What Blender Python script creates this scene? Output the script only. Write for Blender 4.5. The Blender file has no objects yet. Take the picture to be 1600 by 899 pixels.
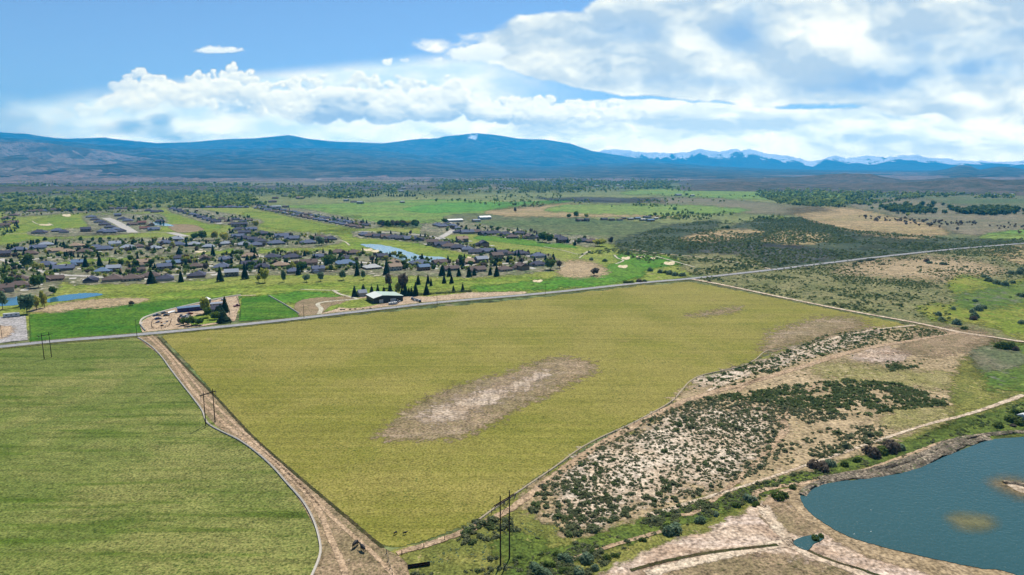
import bpy, bmesh, math, random
import numpy as np
from mathutils import Vector, Matrix
random.seed(7)
rng = np.random.RandomState(11)
C = bpy.context.scene
COL = C.collection
R = math.radians
# ------------------------------------------------------------------ camera, sky, sun, exposure
H = 110.0; PITCH = R(10); F = 1067.0
cam = bpy.data.objects.new('camera', bpy.data.cameras.new('camera')); COL.objects.link(cam)
cam.location = (0, 0, H); cam.rotation_euler = (R(80), 0, 0)
cam.data.sensor_width = 36; cam.data.lens = 24.0; cam.data.clip_start = 1; cam.data.clip_end = 400000
C.camera = cam
SUN_EL, SUN_AZ = R(58), R(15)
wd = bpy.data.worlds.new('World'); C.world = wd; wd.use_nodes = True
nt = wd.node_tree; bg = nt.nodes['Background']
sky = nt.nodes.new('ShaderNodeTexSky'); sky.sky_type = 'NISHITA'; sky.sun_disc = False
sky.sun_elevation = SUN_EL; sky.sun_rotation = SUN_AZ; sky.altitude = 1500; sky.air_density = 1.0; sky.dust_density = 0.2; sky.ozone_density = 4.2
nt.links.new(sky.outputs[0], bg.inputs[0]); bg.inputs[1].default_value = 0.078
sun = bpy.data.objects.new('sun', bpy.data.lights.new('sun', 'SUN')); COL.objects.link(sun)
sun.data.energy = 4.6; sun.data.angle = R(0.53); sun.data.color = (1, .955, .88)
sun.rotation_euler = Vector((math.sin(SUN_AZ)*math.cos(SUN_EL), math.cos(SUN_AZ)*math.cos(SUN_EL), math.sin(SUN_EL))).to_track_quat('Z', 'Y').to_euler()
C.view_settings.view_transform = 'Standard'; C.view_settings.look = 'None'
C.view_settings.exposure = 0.6; C.view_settings.gamma = 1; C.view_settings.use_curve_mapping = False
C.render.engine = 'CYCLES'
C.cycles.transparent_max_bounces = 24; C.cycles.max_bounces = 4; C.cycles.diffuse_bounces = 2; C.cycles.volume_bounces = 0
C.cycles.glossy_bounces = 2; C.cycles.transmission_bounces = 2; C.cycles.use_adaptive_sampling = False; C.cycles.use_denoising = True; C.cycles.denoiser = "OPENIMAGEDENOISE"; C.cycles.denoising_prefilter = "ACCURATE"

# ------------------------------------------------------------------ helpers
def P(x, y, z=0.0):
    """ground point seen at photo pixel x, y (1600 x 899)"""
    dx = (x-800)/F; dy = (449.5-y)/F
    Y = math.cos(PITCH)+math.sin(PITCH)*dy; Z = -math.sin(PITCH)+math.cos(PITCH)*dy
    t = (z-H)/Z
    return Vector((dx*t, Y*t, z))
def Pn(x, y):
    dx = (x-800)/F; dy = (449.5-y)/F
    Y = math.cos(PITCH)+math.sin(PITCH)*dy; Z = -math.sin(PITCH)+math.cos(PITCH)*dy
    t = -H/Z
    return dx*t, Y*t
def W2P(X, Y):
    dep = Y*math.cos(PITCH)+H*math.sin(PITCH)
    return 800+F*X/dep, 449.5-F*(Y*math.sin(PITCH)-H*math.cos(PITCH))/dep
def pxm(x, y):
    """photo pixels per metre at that ground point"""
    p = P(x, y); return F/(p.y*math.cos(PITCH)+H*math.sin(PITCH))
def lin(c):
    return tuple(((v/255+.055)/1.055)**2.4 if v > 10 else v/255/12.92 for v in c)
def K(r, g, b, k=.62):
    l = lin((r, g, b)); return (l[0]*k, l[1]*k, l[2]*k, 1)
def tag(o, label=None, cat=None, group=None, kind=None):
    if label: o['label'] = label
    if cat: o['category'] = cat
    if group: o['group'] = group
    if kind: o['kind'] = kind
    return o
def link(name, me, mats=(), parent=None):
    o = bpy.data.objects.new(name, me); COL.objects.link(o)
    for m in (mats if isinstance(mats, (list, tuple)) else [mats]):
        if m is not None: me.materials.append(m)
    if parent: o.parent = parent
    return o
def empty(name, loc=(0, 0, 0), rz=0):
    o = bpy.data.objects.new(name, None); COL.objects.link(o); o.empty_display_size = .5
    o.location = loc; o.rotation_euler = (0, 0, rz); return o
def mesh_np(name, V, Fc, smooth=False, attrs=None):
    """V (n,3); Fc (m,k) with constant k"""
    V = np.asarray(V, dtype=np.float32); Fc = np.asarray(Fc, dtype=np.int32)
    me = bpy.data.meshes.new(name); m, k = Fc.shape
    me.vertices.add(len(V)); me.vertices.foreach_set('co', V.ravel())
    me.loops.add(m*k); me.loops.foreach_set('vertex_index', Fc.ravel())
    me.polygons.add(m); me.polygons.foreach_set('loop_start', np.arange(0, m*k, k, dtype=np.int32))
    me.polygons.foreach_set('loop_total', np.full(m, k, dtype=np.int32))
    if attrs:
        for a, v in attrs.items():
            v = np.asarray(v, dtype=np.float32)
            if v.ndim == 1:
                me.attributes.new(a, 'FLOAT', 'POINT').data.foreach_set('value', v)
            else:
                me.attributes.new(a, 'FLOAT_COLOR', 'POINT').data.foreach_set('color', v.ravel())
    me.update(calc_edges=True)
    if smooth: me.polygons.foreach_set('use_smooth', np.ones(m, dtype=bool))
    return me
class MB:
    """collects boxes, tubes, prisms into one mesh"""
    def __init__(s): s.v = []; s.f = []; s.m = []
    def add(s, vs, fs, mi=0):
        b = len(s.v); s.v += [tuple(v) for v in vs]; s.f += [tuple(i+b for i in f) for f in fs]; s.m += [mi]*len(fs); return s
    def box(s, x0, x1, y0, y1, z0, z1, mi=0):
        return s.add([(x0,y0,z0),(x1,y0,z0),(x1,y1,z0),(x0,y1,z0),(x0,y0,z1),(x1,y0,z1),(x1,y1,z1),(x0,y1,z1)],
                     [(0,3,2,1),(4,5,6,7),(0,1,5,4),(1,2,6,5),(2,3,7,6),(3,0,4,7)], mi)
    def tube(s, a, b, r0, r1=None, n=7, mi=0):
        a = Vector(a); b = Vector(b); r1 = r0 if r1 is None else r1
        d = (b-a).normalized(); u = d.orthogonal().normalized(); w = d.cross(u)
        vs = []
        for c, r in ((a, r0), (b, r1)):
            for i in range(n):
                t = 2*math.pi*i/n; vs.append(c+u*math.cos(t)*r+w*math.sin(t)*r)
        return s.add(vs, [(i, (i+1) % n, n+(i+1) % n, n+i) for i in range(n)]+[tuple(range(n))[::-1], tuple(range(n, 2*n))], mi)
    def hip(s, x0, x1, y0, y1, z, h, e=.6, gable=False, t=.22, mi=0):
        x0 -= e; x1 += e; y0 -= e; y1 += e
        if x1-x0 >= y1-y0:
            q = 0 if gable else (y1-y0)/2; ym = (y0+y1)/2
            top = [(x0+q, ym, z+h), (x1-q, ym, z+h)]
            vs = [(x0,y0,z),(x1,y0,z),(x1,y1,z),(x0,y1,z)]+top
            fs = [(0,1,5,4),(1,2,5),(2,3,4,5),(3,0,4)]
        else:
            q = 0 if gable else (x1-x0)/2; xm = (x0+x1)/2
            top = [(xm, y0+q, z+h), (xm, y1-q, z+h)]
            vs = [(x0,y0,z),(x1,y0,z),(x1,y1,z),(x0,y1,z)]+top
            fs = [(0,1,4),(1,2,5,4),(2,3,5),(3,0,4,5)]
        low = [(a, b, c-t) for a, b, c in vs[:4]]
        vs = vs+low
        fs += [(0,6,7,1),(1,7,8,2),(2,8,9,3),(3,9,6,0),(6,9,8,7)]
        return s.add(vs, fs, mi)
    def build(s, name, mats, parent=None, smooth=False):
        me = bpy.data.meshes.new(name); me.from_pydata(s.v, [], s.f); me.update()
        me.polygons.foreach_set('material_index', s.m)
        if smooth: me.polygons.foreach_set('use_smooth', [True]*len(s.f))
        return link(name, me, mats, parent)
KIDS = {}
def copy_tree(o, parent=None):
    c = o.copy(); COL.objects.link(c)
    if parent is not None: c.parent = parent
    ks = KIDS.get(o.name)
    if ks is None:
        ks = list(o.children); KIDS[o.name] = ks
    for ch in ks: copy_tree(ch, c)
    return c

# ------------------------------------------------------------------ noise and clouds (numpy)
def vnoise(x,y,seed=0):
    xi=np.floor(x).astype(np.int64);yi=np.floor(y).astype(np.int64)
    fx=x-xi;fy=y-yi
    fx=fx*fx*fx*(fx*(fx*6-15)+10);fy=fy*fy*fy*(fy*(fy*6-15)+10)
    def h(a,b):
        n=(a*374761393+b*668265263+seed*982451653)&0xffffffff
        n=((n^(n>>13))*1274126177)&0xffffffff
        return ((n^(n>>16))&0xffff)/65535.0
    a=h(xi,yi);b=h(xi+1,yi);c=h(xi,yi+1);d=h(xi+1,yi+1)
    return (a*(1-fx)+b*fx)*(1-fy)+(c*(1-fx)+d*fx)*fy
def fbm(x,y,o=5,seed=0,g=.5):
    s=0;a=1;t=0
    for i in range(o):
        s=s+a*vnoise(x,y,seed+i*17);t+=a;a*=g
        x,y=x*1.9*.8-y*1.9*.6+31.7,x*1.9*.6+y*1.9*.8+11.3
    return s/t
def billow(x,y,o=5,seed=0):
    s=0;a=1;t=0
    for i in range(o):
        s=s+a*(1-np.abs(2*vnoise(x,y,seed+i*13)-1));t+=a;a*=.5
        x,y=x*2.03*.8-y*2.03*.6+17.1,x*2.03*.6+y*2.03*.8+5.7
    return s/t
def sm(a,b,x):
    t=np.clip((x-a)/(b-a),0,1);return t*t*(3-2*t)
def clouds(X,Y):
    """X,Y: photo-pixel layout of the sky. returns rgb(srgb 0..1), alpha"""
    rng=np.random.RandomState(5)
    shp=X.shape
    # --- wide haze veil near the horizon
    rgb=np.zeros(shp+(3,));A=np.zeros(shp)
    def over(c,a):
        nonlocal rgb,A
        a=np.clip(a,0,1)
        na=a+A*(1-a)
        rgb=(np.asarray(c)*a[...,None]+rgb*(A*(1-a))[...,None])/np.maximum(na,1e-6)[...,None]
        A=na
    def lit(white,shade,t):
        t=np.clip(t,0,1)[...,None]
        return np.array(shade)*(1-t)+np.array(white)*t
    n1=fbm(X/260,Y/60,5,3)
    hz=sm(150,262,Y)*(.35+.5*sm(150,620,X))+.0
    over([.80,.90,.93],hz*.8*(.6+.8*(n1-.2)))
    # faint wisps at far left
    w=fbm(X/120,Y/35,5,9)
    over([.85,.94,.97],.8*sm(.42,.75,w)*sm(130,60,X)*sm(140,180,Y))
    # --- soft veil under the left bank
    w=fbm(X/130,Y/50,6,21)
    m=np.exp(-((X-440)/360)**4)*sm(112,150,Y+.10*(X-330))*sm(290,190,Y)
    over(lit([.96,.98,.96],[.78,.89,.95],2.2*(fbm(X/60,Y/22,5,22)-.25)),1.7*m*sm(.10,.45,w))
    # --- band low right
    def band(mask,sx,sy,seed,th,white,shade,op,soft=.16,k=2.2,ly=9,lx=5,dark=0,o=6):
        wx=X+24*(fbm(X/60,Y/40,6,seed+5)-.5);wy=Y+18*(fbm(X/50,Y/36,6,seed+6)-.5)
        f=lambda dx,dy: .90*fbm((wx+dx)/sx,(wy+dy)/sy,o,seed)+.10*billow((wx+dx)/(sx*.3),(wy+dy)/(sy*.3),4,seed+60)
        d=f(0,0);den=d+mask-1
        a=sm(th,th+soft,den)
        d2=f(lx,-ly);d3=f(lx*2.6,-ly*2.6)
        t=.62+k*((d-d2)*1.0+(d-d3)*.7)-dark*sm(th,th+.6,den)
        return a,lit(white,shade,t)
    top=162+7*np.sin(X/90)+14*(fbm(X/60,Y*0,3,77)-.5)-20*sm(1250,1500,X)+ (0)
    m=.70+.55*sm(-8,26,Y-top)*sm(650,850,X)+.25*sm(200,240,Y)*sm(650,850,X)-.8*sm(8,-20,Y-top)-.62*sm(960,380,X+70*(fbm(X/50,Y/20,4,78)-.5))
    a,c=band(m,120,42,31,.35,[.99,1.0,.96],[.74,.83,.90],1,k=3.0,ly=6,o=8)
    over(c,a*.97)
    # --- big mass upper right
    def ell(cx,cy,rx,ry,p=2):
        return 1-(np.abs((X-cx)/rx)**p+np.abs((Y-cy)/ry)**p)**(1./p)
    E=np.maximum.reduce([ell(930,78,215,62,2.4),ell(1040,60,160,78),ell(1110,30,130,70),ell(1030,112,300,50,2.3),ell(1330,70,230,96,2.6),ell(1500,70,240,110,2.6),ell(1660,80,200,130),ell(790,80,70,22),ell(1240,112,270,56),ell(1590,160,140,44),ell(1215,90,80,70)])
    gx_=X+14*(fbm(X/16,Y/14,4,71)-.5);gap=1-np.sqrt(((gx_-1194+.6*Y)/15)**2+((Y+6)/24)**2)
    bt=np.interp(X,[700,780,850,950,1050,1150,1250,1330,1450,1600],[96,112,126,136,146,152,154,150,190,220])+16*(fbm(X/40,Y/30,4,73)-.5)
    m=.86+1.3*np.clip(E,-.5,.45)-(.8-.62*sm(820,1150,X))*sm(-24,26,Y-bt)
    a,c=band(m,130,72,52,.20,[1.0,1.0,.955],[.72,.80,.87],1,soft=.15,k=3.0,ly=11,lx=7,dark=.16,o=8)
    # blue-grey shade painted onto the undersides
    und=np.clip(sum(g*np.exp(-((X-cx)/rx)**2-((Y-cy)/ry)**2) for cx,cy,rx,ry,g in
        [(1150,60,40,22,.75),(1165,30,25,35,.4),(975,50,70,22,.35),(1380,125,75,22,.8),(1520,105,90,22,.65),(1560,60,80,20,.35),(1100,128,120,12,.35),(1440,70,60,18,.3),(1300,140,70,12,.4)]),0,1)
    und=np.clip(und*1.15*(.25+1.5*fbm(X/36,Y/22,6,91)),0,.9)
    c=c*(1-und[...,None])+np.array([.56,.71,.87])*und[...,None]
    over(c,a*.98)
    # --- cumulus bank: union of puffs, painter's order from back to front
    tx=np.array([90,115,150,190,215,260,300,345,380,430,470,520,560,610,650,690,715,740,770,800,850,900,960,1040,1140])
    ty=np.array([182,168,156,112,108,120,118,103,100,124,112,118,112,120,116,118,124,146,158,148,152,158,160,165,166])
    by=np.array([190,190,188,182,176,172,172,182,186,188,192,194,194,194,194,192,190,190,195,196,198,198,196,190,185])
    H=np.full(shp,-1e3);
    wx=X+9*(fbm(X/20,Y/16,4,200)-.5)+3*(fbm(X/6,Y/5,3,201)-.5);wy=Y+9*(fbm(X/20,Y/16,4,210)-.5)+3*(fbm(X/6,Y/5,3,211)-.5)
    puffs=[]
    for x in np.arange(118,1130,5.0):
        t=np.interp(x,tx,ty)+rng.uniform(-5,9);b=np.interp(x,tx,by)-8
        for j in range(4):
            f=rng.rand()**1.3
            r=rng.uniform(3.5,10) if f<.3 else rng.uniform(7,19)
            r*=(.45+.55*min(1,(b-t)/50))
            cx=x+rng.uniform(-9,9);cy=t+r*.75+f*(b-t-r)
            if cx<190 and rng.rand()<.6: continue
            if 215<cx<440 and f>.62 and rng.rand()<.75: continue
            puffs.append((cx,cy,r,f))
    def puffset(wx,wy):
        Z=np.full(shp,-50.)
        for cx,cy,r,f in puffs:
            msk=(slice(None),slice(None))
            j0,j1=np.searchsorted(X[0],[cx-r*1.6-8,cx+r*1.6+8]) if X[0,-1]>X[0,0] else (0,shp[1])
            sl=(slice(None),slice(j0,j1))
            if j1<=j0: continue
            q=1-((wx[sl]-cx)/r)**2-((wy[sl]-cy)/(r*.8))**2
            z=np.where(q>0,np.sqrt(np.maximum(q,0))*r*.8,-50)+f*20
            k=1.6
            cur=Z[sl];h=np.clip(k-np.abs(cur-z),0,k)
            Z[sl]=np.maximum(cur,z)+h*h*.25/k
        return Z
    Z=puffset(wx,wy)
    def box(A,n):
        for ax in (0,1):
            B=np.copy(A);w=1
            for k in range(1,n+1):
                B=B+np.roll(A,k,ax)+np.roll(A,-k,ax);w+=2
            A=B/w
        return A
    px=abs(X[0,1]-X[0,0])
    Zc=np.maximum(Z,-6.)+9*(fbm(X/12,Y/9,5,301,.6)-.5)
    Zs=box(Zc,1);Zb=box(Zc,max(2,int(5/px)))
    gy=(np.roll(Zs,-1,0)-np.roll(Zs,1,0))/(2*px)*np.sign(Y[1,0]-Y[0,0])
    gx=(np.roll(Zs,-1,1)-np.roll(Zs,1,1))/(2*px)
    S=.55+.38*np.tanh(gy*1.1-gx*.35)+.035*np.clip(Zs-Zb,-6,8)
    top=np.interp(X,tx,ty);bot=np.interp(X,tx,by)
    rel=np.clip((Y-top)/np.maximum(bot-top,5),-.2,1.4)
    patch=fbm(X/55,Y/22,4,310)
    L=.26+.62*S-.62*sm(.45,1.0,rel+.5*(patch-.5))*sm(430,520,X)*sm(1000,800,X)-.25*sm(.5,.75,patch)*sm(.15,.4,rel)+.1
    a=sm(-8,4,np.where(Z>-40,Z-rel*10,-30))
    a=box(a,1)
    a=a*(1-.6*sm(.55,1.2,rel)*sm(460,380,X))*(1-.85*sm(.9,1.25,rel))*(.5+.5*sm(120,260,X))*sm(1150,930,X)
    over(lit([1,1,.955],[.60,.73,.86],L),a*.96)
    # --- small clouds
    for cx,cy,rx,ry,s in [(338,77,34,6,1),(362,79,24,3.5,.7),(605,98,10,6,1),(632,96,7,4,.5),(685,93,8,4,.8),(722,90,20,7,1),(740,84,40,14,1),(765,80,30,16,1)]:
        d=1-np.sqrt(((wx-cx)/rx)**2+((wy-cy)/ry)**2)
        t=.75-.35*(Y-cy)/ry*.6
        over(lit([1,1,.97],[.7,.82,.92],t),sm(-.15,.35,d+.5*(fbm(X/12,Y/6,4,400)-.5))*s)
    over([.93,.96,.95],.55*sm(225,256,Y)*sm(500,1000,X)+.25*sm(215,262,Y))
    return np.clip(rgb,0,1),np.clip(A,0,1)
# ------------------------------------------------------------------ materials
def newmat(name):
    m = bpy.data.materials.new(name); m.use_nodes = True
    n = m.node_tree.nodes; b = n['Principled BSDF']; return m, m.node_tree, b
def simple(name, col, rough=.75, spec=.25, metal=0, var=0, scale=1.0, alpha=None):
    m, t, b = newmat(name)
    b.inputs['Base Color'].default_value = col; b.inputs['Roughness'].default_value = rough
    b.inputs['Specular IOR Level'].default_value = spec; b.inputs['Metallic'].default_value = metal
    if var:
        tc = t.nodes.new('ShaderNodeTexCoord'); nz = t.nodes.new('ShaderNodeTexNoise'); nz.inputs['Scale'].default_value = scale; nz.inputs['Detail'].default_value = 5
        t.links.new(tc.outputs['Object'], nz.inputs['Vector'])
        mx = t.nodes.new('ShaderNodeMix'); mx.data_type = 'RGBA'
        mx.inputs['A'].default_value = tuple(c*(1-var) for c in col[:3])+(1,); mx.inputs['B'].default_value = tuple(min(1, c*(1+var)) for c in col[:3])+(1,)
        t.links.new(nz.outputs[0], mx.inputs['Factor']); t.links.new(mx.outputs['Result'], b.inputs['Base Color'])
    return m
class G:
    def __init__(s, t): s.t = t; s.n = t.nodes; s.l = t.links
    def noise(s, vec, size, detail=4, rough=.55, dist=0):
        n = s.n.new('ShaderNodeTexNoise'); n.inputs['Scale'].default_value = 1.0/size; n.inputs['Detail'].default_value = detail
        n.inputs['Roughness'].default_value = rough; n.inputs['Distortion'].default_value = dist
        s.l.new(vec, n.inputs['Vector']); return n.outputs[0]
    def ramp(s, v, a, b):
        n = s.n.new('ShaderNodeMapRange'); n.interpolation_type = 'SMOOTHSTEP'
        n.inputs['From Min'].default_value = a; n.inputs['From Max'].default_value = b
        s.l.new(v, n.inputs['Value']); return n.outputs[0]
    def mix(s, f, a, b):
        n = s.n.new('ShaderNodeMix'); n.data_type = 'RGBA'
        for k, v in (('Factor', f), ('A', a), ('B', b)):
            if isinstance(v, (int, float)): n.inputs[k].default_value = v
            elif isinstance(v, tuple): n.inputs[k].default_value = v
            else: s.l.new(v, n.inputs[k])
        return n.outputs['Result']
    def math(s, op, a, b=0):
        n = s.n.new('ShaderNodeMath'); n.operation = op
        for i, v in enumerate((a, b)):
            if isinstance(v, (int, float)): n.inputs[i].default_value = v
            else: s.l.new(v, n.inputs[i])
        return n.outputs[0]
def gm(name, c1, c2, c3=None, s1=60, s2=2.5, k3=.5, streak=None, specks=(), rag=None, rough=.9, edge=False, bump=0, r12=(.38,.62), smooth_alpha=0, stretch=None, mott=1.0, rows=None):
    """a ground: large patches c1/c2 (s1 metres), fine mottle c3 (s2 metres), streaks, dark or pale specks, ragged border"""
    m, t, b = newmat(name); g = G(t)
    geo = t.nodes.new('ShaderNodeNewGeometry'); pos = geo.outputs['Position']
    lv = pos
    if stretch:
        mp0 = t.nodes.new('ShaderNodeMapping'); mp0.inputs['Rotation'].default_value = (0, 0, -stretch[0]); mp0.inputs['Scale'].default_value = (1./stretch[1], 1, 1)
        t.links.new(pos, mp0.inputs['Vector']); lv = mp0.outputs[0]
    col = g.mix(g.ramp(g.noise(lv, s1, 5, .6, .4), *r12), c1, c2)
    if streak:
        ang, ln, wd_, cs, st = streak
        mp = t.nodes.new('ShaderNodeMapping'); mp.inputs['Rotation'].default_value = (0, 0, -ang); mp.inputs['Scale'].default_value = (1./ln, 1./wd_, 1)
        mp.vector_type = 'POINT'; t.links.new(pos, mp.inputs['Vector'])
        v = g.noise(mp.outputs[0], 1, 4, .6)
        col = g.mix(g.math('MULTIPLY', g.ramp(v, .45, .68), st), col, cs)
    if c3:
        v = g.noise(pos, s2, 5, .7)
        col = g.mix(g.math('MULTIPLY', g.ramp(v, .44, .66), k3), col, c3)
    for (cc, size, th, st) in specks:
        v = g.noise(pos, size, 3, .6)
        cl = g.noise(pos, size*14, 3, .5)
        v = g.math('ADD', v, g.math('MULTIPLY', g.math('SUBTRACT', cl, .5), .45))
        col = g.mix(g.math('MULTIPLY', g.ramp(v, th, th+.06), st), col, cc)
    if mott:
        v = None
        if rows:
            mr = t.nodes.new('ShaderNodeMapping'); mr.inputs['Rotation'].default_value = (0, 0, -rows[0]); mr.inputs['Scale'].default_value = (1./rows[1], 1./rows[2], 1)
            t.links.new(pos, mr.inputs['Vector']); v = g.math('MULTIPLY', g.math('SUBTRACT', g.noise(mr.outputs[0], 1, 2, .5), .5), rows[3])
        for sz, am in ((s2*.9, 2.6), (s2*3.6, 1.5), (s1*.35, .55)):
            u = g.math('MULTIPLY', g.math('SUBTRACT', g.noise(pos, sz, 3, .65), .5), am*mott)
            v = u if v is None else g.math('ADD', v, u)
        v = g.math('MAXIMUM', g.math('ADD', v, 1.0), .25)
        vm = t.nodes.new('ShaderNodeVectorMath'); vm.operation = 'SCALE'
        t.links.new(col, vm.inputs[0]); t.links.new(v, vm.inputs['Scale']); col = vm.outputs[0]
    t.links.new(col, b.inputs['Base Color'])
    b.inputs['Roughness'].default_value = rough; b.inputs['Specular IOR Level'].default_value = .05
    if bump:
        bp = t.nodes.new('ShaderNodeBump'); bp.inputs['Strength'].default_value = .8; bp.inputs['Distance'].default_value = bump
        t.links.new(g.noise(pos, max(s2, .8), 4, .65), bp.inputs['Height']); t.links.new(bp.outputs[0], b.inputs['Normal'])
    if rag is not None:
        at = t.nodes.new('ShaderNodeAttribute'); at.attribute_name = 'edge'
        v = g.noise(pos, rag, 6, .68)
        e = g.math('ADD', at.outputs['Fac'], g.math('MULTIPLY', g.math('SUBTRACT', v, .5), 2.6 if not smooth_alpha else .6))
        al = g.ramp(e, -.28-smooth_alpha, .28+smooth_alpha)
        tr = t.nodes.new('ShaderNodeBsdfTransparent'); ms = t.nodes.new('ShaderNodeMixShader')
        t.links.new(al, ms.inputs[0]); t.links.new(tr.outputs[0], ms.inputs[1]); t.links.new(b.outputs[0], ms.inputs[2])
        t.links.new(ms.outputs[0], t.nodes['Material Output'].inputs[0])
    return m
def leafmat(name, ca, cb, cc=None, transl=.4):
    m, t, b = newmat(name); g = G(t)
    at = t.nodes.new('ShaderNodeAttribute'); at.attribute_name = 'tint'
    oi = t.nodes.new('ShaderNodeObjectInfo')
    v = g.math('FRACT', g.math('ADD', at.outputs['Fac'], oi.outputs['Random']))
    col = g.mix(v, ca, cb)
    if cc:
        geo = t.nodes.new('ShaderNodeNewGeometry')
        col = g.mix(g.math('MULTIPLY', geo.outputs['Random Per Island'], .7), col, cc)
    t.links.new(col, b.inputs['Base Color']); b.inputs['Roughness'].default_value = .85; b.inputs['Specular IOR Level'].default_value = .1
    tl = t.nodes.new('ShaderNodeBsdfTranslucent'); t.links.new(col, tl.inputs[0]); ms = t.nodes.new('ShaderNodeMixShader'); ms.inputs[0].default_value = transl
    t.links.new(b.outputs[0], ms.inputs[1]); t.links.new(tl.outputs[0], ms.inputs[2]); t.links.new(ms.outputs[0], t.nodes['Material Output'].inputs[0])
    return m

# ------------------------------------------------------------------ ground sheets
def smooth_poly(pts, n=5, closed=True):
    pts = [np.array(p, float) for p in pts]; out = []; N = len(pts)
    rngi = range(N) if closed else range(N-1)
    for i in rngi:
        if closed: a, b, c, d = pts[i-1], pts[i], pts[(i+1) % N], pts[(i+2) % N]
        else: a, b, c, d = pts[max(i-1, 0)], pts[i], pts[i+1], pts[min(i+2, N-1)]
        for k in range(n):
            t = k/n
            out.append(.5*((2*b)+(-a+c)*t+(2*a-5*b+4*c-d)*t*t+(-a+3*b-3*c+d)*t**3))
    if not closed: out.append(pts[-1])
    return np.array(out)
def sdist(X, Y, poly):
    """signed distance, inside positive"""
    x = X.ravel(); y = Y.ravel(); d = np.full(x.shape, 1e9); ins = np.zeros(x.shape, bool)
    n = len(poly)
    for i in range(n):
        ax, ay = poly[i]; bx, by = poly[(i+1) % n]
        ex, ey = bx-ax, by-ay; L = ex*ex+ey*ey+1e-9
        t = np.clip(((x-ax)*ex+(y-ay)*ey)/L, 0, 1)
        d = np.minimum(d, (x-ax-t*ex)**2+(y-ay-t*ey)**2)
        c = ((ay > y) != (by > y)) & (x < (bx-ax)*(y-ay)/(by-ay+1e-12)+ax)
        ins ^= c
    return (np.sqrt(d)*np.where(ins, 1, -1)).reshape(X.shape)
def inside(x, y, poly):
    return sdist(np.array([float(x)]), np.array([float(y)]), poly)[0] > 0
LZ = .03
def zl(layer, D):
    return layer*(LZ+D*2.0e-5)
def y_mid(pts): return sum(p[1] for p in pts)/len(pts)
def patch(name, pts, mat, layer, soft=6, warp=4, step=None, curve=True, seed=1, kind='structure', squash=.5):
    """a sheet on the ground whose outline is the polygon pts; border fades over `soft` pixels of raggedness"""
    poly = smooth_poly(pts) if curve else np.array(pts, float)
    if soft >= 3.5: soft *= 3.2 if kind == 'structure' and y_mid(pts) > 400 else 2.4; warp *= 1.8
    x0, y0 = poly.min(0)-soft; x1, y1 = poly.max(0)+soft; y0 = max(y0, 272.5)
    sx = step or max(2.0, (x1-x0)/150); sy = max(.6, min(sx*.6, (y1-y0)/12)); sy = max(sy, (y1-y0)/160)
    xs = np.arange(x0, x1+sx, sx); ys = np.arange(y0, y1+sy, sy)
    X, Y = np.meshgrid(xs, ys)
    Xw = X+warp*2*(fbm(X/(warp*6+8), Y/(warp*3+4), 3, seed)-.5); Yw = Y+warp*(fbm(X/(warp*6+8), Y/(warp*3+4), 3, seed+50)-.5)
    sd = sdist(Xw, Yw/squash, np.stack([poly[:, 0], poly[:, 1]/squash], 1))
    e = np.clip(sd/soft, -1.5, 1.5)
    wx, wy = Pn(X, Y)
    V = np.stack([wx, wy, zl(layer, np.hypot(wx, wy))], -1).reshape(-1, 3)
    idx = np.arange(X.size).reshape(X.shape)
    q = np.stack([idx[:-1, :-1], idx[1:, :-1], idx[1:, 1:], idx[:-1, 1:]], -1).reshape(-1, 4)
    keep = e.ravel()[q].max(1) > -.95
    q = q[keep]; u, inv = np.unique(q, return_inverse=True)
    me = mesh_np(name, V[u], inv.reshape(q.shape), attrs={'edge': e.ravel()[u]})
    me.flip_normals() if me.polygons[0].normal.z < 0 else None
    o = link(name, me, mat); tag(o, kind=kind); return o
def water(name, pts, mat, layer):
    """one clean sheet of water with an irregular shoreline"""
    p = smooth_poly(pts, 14)
    n = len(p); k = np.arange(n)
    p = p+np.stack([(fbm(p[:, 0]/7, p[:, 1]/5, 3, 3)-.5)*3.2, (fbm(p[:, 0]/7, p[:, 1]/5, 3, 8)-.5)*1.6], 1)
    wx, wy = Pn(p[:, 0], p[:, 1]); z = zl(layer, float(min(np.hypot(wx, wy).max(), 320 if layer == 12 else 1e9)))
    bm = bmesh.new(); vs = [bm.verts.new((a, b, z)) for a, b in zip(wx, wy)]; f = bm.faces.new(vs)
    bmesh.ops.triangulate(bm, faces=[f]); me = bpy.data.meshes.new(name); bm.to_mesh(me); bm.free()
    if sum(q.normal.z for q in me.polygons) < 0: me.flip_normals()
    o = link(name, me, mat); tag(o, kind='structure'); return o
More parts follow.
